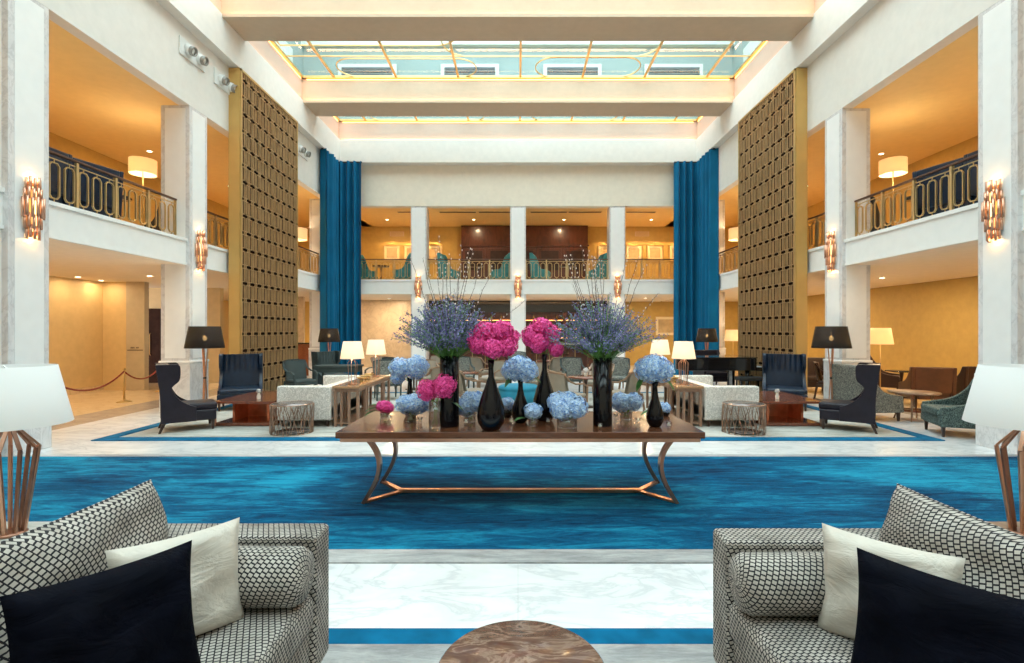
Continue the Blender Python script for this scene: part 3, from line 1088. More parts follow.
for s in (-1, 1):  # extra evenly spaced downlights, added to brighten the balconies
    for y in (5.0, 9.3, 17.0, 21.0):
        places.append((s * 9.6, y, 6.45, 'added for brightness, %s side upper ceiling, %s' % (names[s], {5.0: 'before the first column', 9.3: 'above the first railing', 17.0: 'past the lattice screen', 21.0: 'in the rear corner'}[y]), 45))
        places.append((s * 9.4, y, ZS0, 'added for brightness, %s side lower ceiling, %s' % (names[s], {5.0: 'before the first column', 9.3: 'beside the first column', 17.0: 'past the lattice screen', 21.0: 'in the rear corner'}[y]), 40))
for x, y, z, lab, pw in places:
    lab = 'small recessed ceiling downlight ' + lab
    if first:
        dl.location, dl['label'], dl['group'] = (x, y, z - 0.001), lab, 'recessed downlights'
        first = False
    else:
        dup(dl, (x, y, z - 0.001), 0, lab, 'recessed downlights')
    area_light('downlight_beam', (x, y, z - 0.02), 0.14, 0.14, pw * (DLK if z > 4 else DLK * 2.7), WARM if z > 4 and y < 22 else WARM2, shape='DISK')

# ================================================================ FURNITURE


def taper_leg(x, y, z1, r=0.026, dx=0.0, dy=0.0):
    mb = MB()
    a = r * 0.62
    p = [(x + dx, y + dy, 0, a), (x, y, z1, r)]
    vs = []
    for cx, cy, z, q in p:
        vs += [(cx - q, cy - q, z), (cx + q, cy - q, z), (cx + q, cy + q, z), (cx - q, cy + q, z)]
    mb.add(vs, [(3, 2, 1, 0), (4, 5, 6, 7), (0, 1, 5, 4), (1, 2, 6, 5), (2, 3, 7, 6), (3, 0, 4, 7)])
    return mb


def smooth_poly(pts, n=6):
    """closed Catmull-Rom through pts flagged smooth (x, y, 1), sharp corners with 0"""
    out = []
    m = len(pts)
    for i in range(m):
        p0, p1, p2, p3 = pts[i - 1], pts[i], pts[(i + 1) % m], pts[(i + 2) % m]
        out.append((p1[0], p1[1]))
        if p1[2] or p2[2]:
            a0 = p0 if p1[2] else p1
            a3 = p3 if p2[2] else p2
            for k in range(1, n):
                t = k / n
                q = []
                for c in (0, 1):
                    q.append(0.5 * (2 * p1[c] + (-a0[c] + p2[c]) * t + (2 * a0[c] - 5 * p1[c] + 4 * p2[c] - a3[c]) * t * t + (-a0[c] + 3 * p1[c] - 3 * p2[c] + a3[c]) * t ** 3))
                out.append(tuple(q))
    return out


def wing_chair(label, loc, rz, mat, group=None, W=0.72, Hh=1.14, leg=M['leg_wood'], name='wing_chair', cat='armchair', pleats=True):
    """faces local -Y"""
    o = thing(name, label, cat, loc, rz, group)
    prof = smooth_poly([(0.36, 0.17, 0), (0.37, 0.6, 1), (0.43, Hh, 0), (0.14, Hh, 0), (0.10, Hh - 0.05, 1), (0.11, Hh - 0.25, 1), (0.19, Hh - 0.34, 1), (0.21, 0.70, 1), (0.12, 0.54, 1), (-0.02, 0.44, 1), (-0.12, 0.40, 0), (-0.12, 0.17, 0)])
    for s in (-1, 1):
        x0, x1 = sorted((s * (W / 2 - 0.065), s * W / 2))
        MB().prism(prof, 'x', x0, x1).build('side_wing', mat, o, 0.018)
    w = W / 2 - 0.06
    mb = MB()

    def fr(u, v):
        z = 0.30 + v * (Hh - 0.31)
        y = 0.22 + 0.06 * v + 0.012 * (math.cos(u * 2 * PI * 7) if (pleats and v > 0.66) else 0) - 0.03 * math.sin(PI * u)
        return (-w + 2 * w * u, y, z)

    def bk(u, v):
        z = 0.30 + v * (Hh - 0.31)
        return (-w + 2 * w * u, 0.355 + 0.06 * v, z)
    mb.grid(fr, 56, 12).grid(bk, 4, 12, flip=True)
    mb.grid(lambda u, v: tuple(Vector(fr(u, 1)).lerp(Vector(bk(u, 1)), v)), 56, 1)
    mb.build('backrest', mat, o)
    MB().box(-W / 2 + 0.02, W / 2 - 0.02, -0.40, 0.34, 0.17, 0.34).build('seat', mat, o, 0.02)
    MB().box(-w + 0.005, w - 0.005, -0.42, 0.24, 0.33, 0.45).build('seat_cushion', mat, o, 0.04, 3)
    for x in (-1, 1):
        taper_leg(x * (W / 2 - 0.06), -0.35, 0.18, 0.026).build('leg', leg, o)
        taper_leg(x * (W / 2 - 0.06), 0.31, 0.18, 0.026, 0, 0.07).build('leg', leg, o)
    return o


def slope_chair(label, loc, rz, mat, group=None, W=0.74, Hh=0.84, leg=M['leg_wood'], name='armchair', cat='armchair', D=0.78):
    """low upholstered chair whose sides slope from the back down to the seat front; faces -Y"""
    o = thing(name, label, cat, loc, rz, group)
    prof = smooth_poly([(D / 2, 0.16, 0), (D / 2 + 0.06, Hh, 0), (D / 2 - 0.06, Hh, 0), (D / 2 - 0.16, Hh - 0.17, 1), (0.02, 0.54, 1), (-D / 2 + 0.04, 0.46, 0), (-D / 2 + 0.02, 0.16, 0)])
    for s in (-1, 1):
        x0, x1 = sorted((s * (W / 2 - 0.07), s * W / 2))
        MB().prism(prof, 'x', x0, x1).build('armrest', mat, o, 0.018)
    w = W / 2 - 0.06
    MB().prism([(D / 2 - 0.13, 0.3), (D / 2, 0.3), (D / 2 + 0.06, Hh), (D / 2 - 0.06, Hh)], 'x', -w, w).build('backrest', mat, o, 0.03)
    MB().box(-w, w, -D / 2 + 0.02, D / 2 - 0.05, 0.16, 0.32).build('seat', mat, o, 0.015)
    MB().box(-w + 0.005, w - 0.005, -D / 2, D / 2 - 0.12, 0.31, 0.43).build('seat_cushion', mat, o, 0.035, 3)
    for x in (-1, 1):
        taper_leg(x * (W / 2 - 0.07), -D / 2 + 0.08, 0.17, 0.024).build('leg', leg, o)
        taper_leg(x * (W / 2 - 0.07), D / 2 - 0.05, 0.17, 0.024, 0, 0.05).build('leg', leg, o)
    return o


def open_armchair(label, loc, rz, frame, fab, group=None, Hh=0.86, name='open_armchair'):
    """wooden armchair with swept arms and an upholstered back; faces -Y"""
    o = thing(name, label, 'armchair', loc, rz, group)
    for s in (-1, 1):
        taper_leg(s * 0.27, -0.25, 0.42, 0.022).build('leg', frame, o)
        taper_leg(s * 0.25, 0.25, 0.42, 0.022, 0, 0.08).build('leg', frame, o)
        pts = [(s * 0.27, -0.26, 0.40), (s * 0.29, -0.25, 0.60), (s * 0.30, -0.14, 0.655), (s * 0.30, 0.05, 0.66), (s * 0.29, 0.20, 0.72), (s * 0.27, 0.30, Hh)]
        MB().strip(pts, 0.045, 0.03, (1, 0, 0)).build('armrest', frame, o, 0.006)

    def g(sh):
        def f(u, v):
            a = (u - 0.5) * 2
            return (a * 0.255, 0.24 + 0.08 * v - 0.05 * (a * a) + sh, 0.46 + v * (Hh - 0.46))
        return f
    mb = MB().grid(g(-0.03), 10, 6).grid(g(0.03), 10, 6, flip=True)
    mb.grid(lambda u, v: tuple(Vector(g(-0.03)(u, 1)).lerp(Vector(g(0.03)(u, 1)), v)), 10, 1)
    mb.build('backrest', fab, o)
    MB().strip([(-0.27, 0.27, Hh), (-0.12, 0.325, Hh + 0.02), (0.12, 0.325, Hh + 0.02), (0.27, 0.27, Hh)], 0.05, 0.03, (0, 1, 0)).build('crest_rail', frame, o)
    MB().box(-0.28, 0.28, -0.28, 0.27, 0.34, 0.39).build('seat_frame', frame, o, 0.006)
    MB().box(-0.26, 0.26, -0.28, 0.24, 0.385, 0.46).build('seat_cushion', fab, o, 0.025)
    return o


def cage_lamp(label, loc, group, sh, k=1.0, shade_r=(0.32, 0.25), shade_h=0.36, body=0.49, nb=9, power=0, wire=0.0055, square=True, name='table_lamp', cat='table lamp', rs=(0.075, 0.145), shf=0.83):
    o = thing(name, label, cat, loc, 0, group)
    b0, b1 = rs
    MB().lathe([(b0 + 0.015, 0), (b0 + 0.015, 0.012), (b0, 0.018)], 24).build('base', M['copper_dark'], o)
    for i in range(nb):
        t = 2 * PI * (i + 0.35) / nb
        c, s_ = math.cos(t), math.sin(t)
        pts = [(b0 * c, b0 * s_, 0.012), (b1 * c, b1 * s_, body * shf), (0.02 * c, 0.02 * s_, body * 0.985)]
        mb = MB()
        for p, q in zip(pts[:-1], pts[1:]):
            mb.bar(p, q, wire * 2.2, wire * 1.4)
        mb.build('frame_bar', M['copper'] if i % 2 else M['copper_dark'], o)
    MB().lathe([(0.022, body * 0.96), (0.024, body * 0.99), (0.014, body), (0.014, body + 0.06 * k)], 14).build('neck', M['copper_dark'], o)
    z0 = body + 0.0
    r0, r1 = shade_r
    MB().lathe([(r0, z0), (r1, z0 + shade_h), (r1 - 0.004, z0 + shade_h), (r0 - 0.004, z0)], 40, caps=False).build('lamp_shade', sh, o)
    mb = MB()
    for t in (0.4, 0.4 + 2 * PI / 3, 0.4 + 4 * PI / 3):
        mb.bar((0, 0, z0 + shade_h - 0.03), (r1 * math.cos(t) * 0.98, r1 * math.sin(t) * 0.98, z0 + shade_h - 0.005), 0.005)
    mb.bar((0, 0, z0 + 0.02), (0, 0, z0 + shade_h - 0.02), 0.008)
    mb.build('shade_spider', M['white_metal'], o)
    MB().ell((0, 0, z0 + shade_h * 0.45), 0.028, 0.028, 0.04, 10, 6).build('bulb', M['bulb'] if power else M['wax'], o)
    if power:
        point_light('lamp_light', (0, 0, z0 + shade_h * 0.55), power, WARM2, 0.06, o)
    return o


def floor_lamp(label, loc, group, sh, r=(0.335, 0.26), zs=(1.33, 1.73), power=6, pole=M['copper_dark'], slim=False, drum=False):
    o = thing('floor_lamp', label, 'floor lamp', loc, 0, group)
    MB().lathe([(0.15, 0), (0.15, 0.015), (0.04, 0.03)], 24).build('base', pole, o)
    if slim:
        MB().lathe([(0.013, 0.02), (0.013, zs[0] + 0.1)], 10).build('pole', M['gold'], o)
    else:
        for i in range(3):
            t = 2 * PI * i / 3 + 0.4
            c, s_ = math.cos(t), math.sin(t)
            MB().strip([(0.045 * c, 0.045 * s_, 0.02), (0.028 * c, 0.028 * s_, 0.45), (0.012 * c, 0.012 * s_, 0.72), (0.024 * c, 0.024 * s_, 0.95), (0.05 * c, 0.05 * s_, zs[0] - 0.02), (0.012 * c, 0.012 * s_, zs[0] + 0.08)], 0.03, 0.02, (-s_, c, 0)).build('pole_blade', M['copper'], o)
        MB().lathe([(0.024, 0.70), (0.028, 0.72), (0.024, 0.74)], 12).build('collar', M['black'], o)
    MB().lathe([(r[0], zs[0]), (r[1], zs[1]), (r[1] - 0.005, zs[1]), (r[0] - 0.005, zs[0])], 36, caps=False).build('lamp_shade', sh, o)
    mb = MB().bar((-r[1] * 0.98, 0, zs[1] - 0.04), (r[1] * 0.98, 0, zs[1] - 0.04), 0.006).bar((0, -r[1] * 0.98, zs[1] - 0.04), (0, r[1] * 0.98, zs[1] - 0.04), 0.006).bar((0, 0, zs[0]), (0, 0, zs[1] - 0.04), 0.008)
    mb.build('shade_spider', M['gold'], o)
    zb = zs[0] * 0.55 + zs[1] * 0.45
    MB().ell((0, 0, zb), 0.04, 0.04, 0.05, 12, 8).build('bulb', M['bulb'], o)
    if power:
        point_light('lamp_light', (0, 0, zb + 0.11), power, WARM2, 0.05, o)
    return o


# ---------------------------------------------------------------- long flower table
TX, TY = 0.02, 5.05
t = thing('flower_table', 'long polished walnut table with curved copper legs carrying the flower vases', 'table', (TX, TY, 0.0))
MB().box(-1.63, 1.63, -0.56, 0.60, 0.693, 0.75).build('table_top', M['walnut'], t, 0.005)
MB().box(-1.60, 1.60, -0.53, 0.57, 0.655, 0.693).build('apron', M['copper'], t, 0.004)
for s in (-1, 1):
    for yy, xt in ((-0.22, 0), (0.42, 0.03)):
        pts = []
        for k in range(15):
            u = k / 14
            x = 1.50 - 0.15 * math.sin(PI * (u ** 0.85)) * 1.0 - 0.02 + xt * 0
            pts.append((s * x, yy, 0.655 - u * 0.64))
        MB().strip(pts, 0.075, 0.034, (0, 1, 0)).build('leg', M['copper_dark'], t)
        MB().bar((s * 1.47, yy, 0.018), (s * 1.19, 0.10, 0.018), 0.05, 0.035).build('foot_bar', M['copper'], t)
MB().bar((-1.22, 0.10, 0.03), (1.22, 0.10, 0.03), 0.05, 0.035).build('stretcher', M['copper'], t)

# ---------------------------------------------------------------- flowers


def floret_head(mb, c, r, sz=0.016, n=None, rz=None, seed=0, lump=0.16):
    rnd = random.Random(seed)
    rz = rz or r
    n = n or int(170 * (r / 0.1) ** 1.2)
    r *= 0.93
    rz *= 0.93
    sz *= 1.2
    c = Vector(c)
    mb.ell(c, r * 0.82, r * 0.82, rz * 0.82, 16, 10)
    for i in range(n):
        z = 1 - 2 * (i + 0.5) / n
        t = i * 2.39996 + rnd.uniform(-.1, .1)
        q = math.sqrt(1 - z * z)
        d = Vector((q * math.cos(t), q * math.sin(t), z))
        rr = 1 + rnd.uniform(-lump, lump) * 0.8
        p = c + Vector((d.x * r, d.y * r, d.z * rz)) * rr
        nn = (d + Vector((rnd.uniform(-.35, .35), rnd.uniform(-.35, .35), rnd.uniform(-.35, .35)))).normalized()
        u = nn.orthogonal().normalized()
        u.rotate(Matrix.Rotation(rnd.uniform(0, 6), 3, nn))
        w = nn.cross(u)
        s = sz * rnd.uniform(0.8, 1.25)
        for k in range(4):
            a = math.cos(k * PI / 2), math.sin(k * PI / 2)
            e = u * a[0] + w * a[1]
            f = w * a[0] - u * a[1]
            tip = p + e * s + nn * s * 0.12
            mb.add([p, p + e * s * 0.55 + f * s * 0.48 + nn * s * 0.22, tip, p + e * s * 0.55 - f * s * 0.48 + nn * s * 0.22], [(0, 1, 2, 3)])
    return mb


def leaf(p, d, L=0.09, w=0.05, droop=0.4):
    p = Vector(p)
    d = Vector(d).normalized()
    s = d.cross(Vector((0, 0, 1)))
    s = s.normalized() if s.length > 0.01 else Vector((1, 0, 0))

    def f(u, v):
        a = v
        wd = w / 2 * math.sin(PI * min(1, a * 0.92 + 0.06)) ** 0.8
        q = p + d * (L * a) - Vector((0, 0, droop * L * a * a)) + s * ((u - 0.5) * 2 * wd) + Vector((0, 0, 0.12 * w * abs(u - 0.5) * 2))
        return tuple(q)
    return MB().grid(f, 4, 7)


def tear_vase(h, r, neck=0.022):
    k = h / 0.63
    return MB().lathe([(r * 0.42, 0), (r * 0.66, 0.01 * k), (r * 0.93, 0.07 * k), (r, 0.13 * k), (r * 0.94, 0.20 * k), (r * 0.70, 0.30 * k), (r * 0.44, 0.39 * k), (neck * 1.15, 0.48 * k), (neck, 0.56 * k), (neck * 1.5, h), (neck * 1.3, h), (neck * 0.8, 0.56 * k)], 32, caps=False)


def hyd_vase(label, px, D, kind, h, r, heads, col, group=None, leaves=(), sz=0.016):
    """heads: (photo x, photo y, radius, radius_z); leaves: (photo x, photo y, direction)"""
    x = (px - 518) * D / FPX
    o = thing('flower_vase', label, 'vase of flowers', (x, D, 0.75), 0, group)
    if kind == 'tear':
        tear_vase(h, r).build('vase', M['black_glass'], o)
        mz = h
    elif kind == 'black_low':
        MB().lathe([(r * 0.7, 0), (r, h * 0.4), (r * 0.9, h), (r * 0.85, h), (r * 0.9, h * 0.4)], 24, caps=False).build('vase', M['black_glass'], o)
        mz = h
    else:
        MB().lathe([(0.001, 0.001), (r * 0.97, 0.001), (r, 0.006), (r, h), (r - 0.004, h), (r - 0.004, 0.012), (0.001, 0.012)], 24, caps=False).build('vase', M['glass'], o)
        mz = h
        mb = MB()
        rnd = random.Random(int(px))
        for k in range(7):
            a, b = rnd.uniform(0, 6.28), rnd.uniform(0, 6.28)
            mb.tube([(r * 0.6 * math.cos(a), r * 0.6 * math.sin(a), 0.02), (r * 0.2 * math.cos(b), r * 0.2 * math.sin(b), h * 0.6), (r * 0.7 * math.cos(b), r * 0.7 * math.sin(b), h + 0.03)], 0.0045, 5)
        mb.build('stem', M['stem'], o)
    for i, hd in enumerate(heads):
        fx, fy, fr, fz = hd[:4]
        dy = hd[4] if len(hd) > 4 else 0.0
        DD = D + dy
        wx = (fx - 518) * DD / FPX - x
        wz = 1.65 - (fy - 330) * DD / FPX - 0.75
        floret_head(MB(), (wx, dy, wz), fr, sz, None, fz, seed=int(fx * 7 + fy)).build('flower_head', col, o)
        if wz - fz > mz - 0.02 or kind == 'tear':
            MB().tube([(0, 0, mz - 0.05), (wx * 0.5, dy * 0.5, (mz + wz) / 2), (wx, dy, wz)], 0.006, 6).build('stem', M['stem'], o)
    for lx, ly, d in leaves:
        wx = (lx - 518) * D / FPX - x
        wz = 1.65 - (ly - 330) * D / FPX - 0.75
        leaf((wx, -0.02, wz), d, 0.11, 0.065).build('leaf', M['leaf'], o)
    return o


B, PK = M['hyd_blue'], M['hyd_pink']
GB, GP = 'blue hydrangea arrangements on the long table', 'pink hydrangea arrangements on the long table'
hyd_vase('large black teardrop vase at the table front holding a big ball of magenta hydrangeas', 491, 4.60, 'tear', 0.63, 0.128,
         [(480, 344, .10, .09, -.02), (493, 348, .10, .09, -.08), (507, 346, .095, .09, -.04), (484, 331, .095, .085, -.03), (502, 330, .10, .085, -.05), (493, 336, .11, .10, .0), (512, 337, .07, .07, 0.0), (475, 337, .07, .07, 0)], PK, GP, [(470, 334, (-1, -.3, .3))])
hyd_vase('tall black teardrop vase further back with magenta hydrangeas in a tilted cluster', 544.5, 5.08, 'tear', 0.66, 0.118,
         [(531, 336, .10, .10), (539, 343, .095, .10, -.05), (541, 327, .11, .09), (552, 334, .09, .09), (556, 349, .075, .075, -.02)], PK, GP, [(556, 338, (1, 0, .4))])
hyd_vase('clear glass cylinder vase with green stems and two magenta hydrangea heads', 436, 4.72, 'glass', 0.25, 0.068,
         [(428, 390, .10, .10), (444, 386, .115, .11, -.03)], PK, GP, [(452, 402, (1, -.2, -.3))])
hyd_vase('tiny low glass with one small magenta bloom and green leaves at the table end', 385, 5.2, 'glass', 0.07, 0.05,
         [(384, 406.5, .085, .06), (389, 408, .05, .045, -.02)], PK, GP, [(377, 408, (-1, -.3, .1)), (376, 411, (-1, -.7, .0)), (378, 406, (-.8, .3, .4))], 0.013)
hyd_vase('slim black vase at the back with a wide blue hydrangea bunch, toward the rope-barrier side', 410, 5.35, 'tear', 0.40, 0.07,
         [(401, 368, .12, .11), (416, 367, .13, .12, -.03), (398, 378, .07, .06)], B, GB, [])
hyd_vase('black teardrop vase in the middle of the table under a round blue hydrangea ball', 520.5, 4.98, 'tear', 0.42, 0.088,
         [(514, 370, .12, .11), (527, 371, .11, .11), (520, 367, .12, .11, -.03)], B, GB, [(530, 376, (1, -.3, -.2)), (512, 377, (-.6, -.6, -.5))])
hyd_vase('black teardrop vase near the piano-side table end with a full blue hydrangea ball and leaves', 655, 4.75, 'tear', 0.42, 0.08,
         [(648, 370, .125, .115), (661, 370, .12, .115), (654, 367, .13, .12, -.04)], B, GB, [(665, 379, (.7, -.5, -.7)), (642, 378, (-.6, -.4, -.7))])
hyd_vase('low glass cube of blue hydrangeas beside the tiny magenta bloom', 411, 5.0, 'glass', 0.09, 0.05,
         [(406, 404, .10, .09), (416, 404, .11, .10, -.02), (424, 404, .07, .07, .05)], B, GB, [])
hyd_vase('low blue hydrangea bunch between the lavender cylinder and the large teardrop vase', 470, 5.0, 'glass', 0.09, 0.055,
         [(465, 407, .10, .09), (476, 402, .12, .10, .03), (470, 400, .09, .08, .05)], B, GB, [])
hyd_vase('small blue hydrangea ball in front of the middle teardrop vase', 533, 4.78, 'glass', 0.07, 0.045,
         [(533, 411, .088, .075)], B, GB, [(525, 418, (-1, -.4, .2))], 0.014)
hyd_vase('broad low blue hydrangea mound in glass at the middle of the table front', 567, 4.72, 'glass', 0.09, 0.095,
         [(558, 402, .10, .09, .04), (562, 409, .11, .10, -.03), (576, 407, .115, .105, -.02), (568, 401, .10, .09, .02)], B, GB, [])
hyd_vase('low blue hydrangea pair beside the piano-side lavender cylinder', 626, 5.15, 'glass', 0.08, 0.06,
         [(621, 402, .105, .095), (633, 402, .10, .09)], B, GB, [(614, 404, (-1, -.2, .2))])
hyd_vase('small blue hydrangea half hidden between the two teardrop vases', 507, 5.3, 'black_low', 0.08, 0.06,
         [(507, 404, .08, .07)], B, GB, [])
hyd_vase('small blue hydrangea half hidden behind the piano-side teardrop vase', 664, 5.35, 'black_low', 0.06, 0.06,
         [(664, 408, .07, .055)], B, GB, [(650, 411, (-1, -.2, .0))])


def lavender(label, px, D, seed, top, wid, h):
    x = (px - 518) * D / FPX
    rnd = random.Random(seed)
    o = thing('flower_vase', label, 'vase of flowers', (x, D, 0.75), 0, 'tall black cylinders of lavender on the long table')
    MB().lathe([(0.088, 0), (0.09, 0.01), (0.09, h), (0.082, h), (0.082, 0.05)], 32, caps=False).build('vase', M['black_glass'], o)
    st, bl = MB(), MB()
    for i in range(270):
        t = rnd.uniform(0, 2 * PI)
        e = rnd.random() ** 0.6
        R = wid * e * rnd.uniform(0.7, 1.15)
        zt = h + (top - h) * (1 - 0.60 * e ** 2.2) * rnd.uniform(0.55, 1.04)
        p0 = Vector((0.05 * e * math.cos(t), 0.05 * e * math.sin(t), h - 0.06))
        p1 = Vector((0.35 * R * math.cos(t), 0.35 * R * math.sin(t), h + (zt - h) * 0.45))
        p2 = Vector((R * math.cos(t), R * math.sin(t), zt))
        pts = []
        for k in range(6):
            u = k / 5
            pts.append(p0 * (1 - u) ** 2 + p1 * 2 * u * (1 - u) + p2 * u * u)
        st.tube(pts, 0.0022, 3)
        if i % 3 == 0:
            for q in range(4):
                u = rnd.uniform(0.15, 0.6)
                c = p0 * (1 - u) ** 2 + p1 * 2 * u * (1 - u) + p2 * u * u
                d = Vector((rnd.uniform(-1, 1), rnd.uniform(-1, 1), rnd.uniform(.4, 1.6))).normalized()
                s = d.cross(Vector((rnd.uniform(-1, 1), rnd.uniform(-1, 1), 0.2))).normalized() * 0.005
                st.add([c, c + d * 0.05 + s, c + d * 0.11, c + d * 0.05 - s], [(0, 1, 2, 3)])
        for q in range(40):
            u = 0.42 + 0.60 * rnd.random() ** 0.8
            c = p0 * (1 - u) ** 2 + p1 * 2 * u * (1 - u) + p2 * u * u
            c += Vector((rnd.gauss(0, .012), rnd.gauss(0, .012), rnd.gauss(0, .012)))
            d = Vector((rnd.gauss(0, 1), rnd.gauss(0, 1), rnd.gauss(0, 1))).normalized()
            s = d.orthogonal().normalized()
            L = rnd.uniform(0.006, 0.012)
            bl.add([c - d * L, c + s * L * .7, c + d * L, c - s * L * .7], [(0, 1, 2, 3)])
    st.build('stem_bundle', M['stem'], o)
    bl.build('blossom', M['lav'], o)['kind'] = 'stuff'
    for i in range(15):
        t = rnd.uniform(0, 2 * PI)
        R = rnd.uniform(0.1, 0.72)
        zt = rnd.uniform(0.9, 1.0) * (1.83 - 0.55 * (R / .72) ** 2)
        p0, p1, p2 = Vector((0, 0, h - .1)), Vector((R * .55 * math.cos(t), R * .35 * math.sin(t), h + (zt - h) * .5)), Vector((R * math.cos(t), R * .6 * math.sin(t), zt))
        pts = []
        for k in range(9):
            u = k / 8
            j = 0.012 if 0 < k < 8 else 0
            pts.append(p0 * (1 - u) ** 2 + p1 * 2 * u * (1 - u) + p2 * u * u + Vector((rnd.uniform(-j, j), rnd.uniform(-j, j), 0)))
        br = MB().tube(pts, [0.0045 - 0.0028 * k / 8 for k in range(9)], 5).build('branch', M['twig'], o)
        bd = MB()
        for q in range(14):
            u = 0.45 + 0.55 * q / 13
            c = p0 * (1 - u) ** 2 + p1 * 2 * u * (1 - u) + p2 * u * u
            bd.ell(c + Vector((rnd.choice((-.009, .009)), 0, .004)), 0.0055, 0.0055, 0.009, 6, 4)
        bd.build('bud', M['bud'], br)['kind'] = 'stuff'
    return o


lavender('tall black cylinder vase of lavender and budding branches, toward the rope-barrier side', 449.5, 4.78, 3, 1.22, 0.54, 0.66)
lavender('tall black cylinder vase of lavender and budding branches, toward the piano side', 602.5, 4.82, 11, 1.22, 0.54, 0.64)

# tea lights
tl = thing('tea_light', '', 'candle holder')
MB().lathe([(0.016, 0), (0.018, 0.004), (0.014, 0.015), (0.028, 0.055), (0.026, 0.055), (0.012, 0.02)], 16, caps=False).build('glass_holder', M['glass'], tl)
MB().lathe([(0.001, 0.022), (0.017, 0.022), (0.017, 0.036), (0.001, 0.037)], 14, caps=False).build('candle', M['wax'], tl)
first = True
for x, y, lab in ((389, 421, 'beside the tiny magenta bloom'), (466, 425, 'just beside the large teardrop vase'), (548, 424, 'between the small blue ball and the broad blue mound'), (600, 429, 'in front of the piano-side lavender cylinder'),
                  (616, 419, 'behind the piano-side lavender cylinder'), (638, 424, 'between the low blue pair and the end teardrop vase'), (669, 428, 'nearest the piano-side table corner'), (511, 424, 'between the large and the middle teardrop vases'), (420, 423, 'beside the glass cylinder of magenta blooms'), (645, 415, 'just behind the piano-side teardrop vase')):
    X, D = at(x, y, 0.75)
    lab = 'small clear glass tea light holder ' + lab
    if first:
        tl.location, tl['label'], tl['group'] = (X, D, 0.75), lab, 'glass tea light holders'
        first = False
    else:
        dup(tl, (X, D, 0.75), 0, lab, 'glass tea light holders')

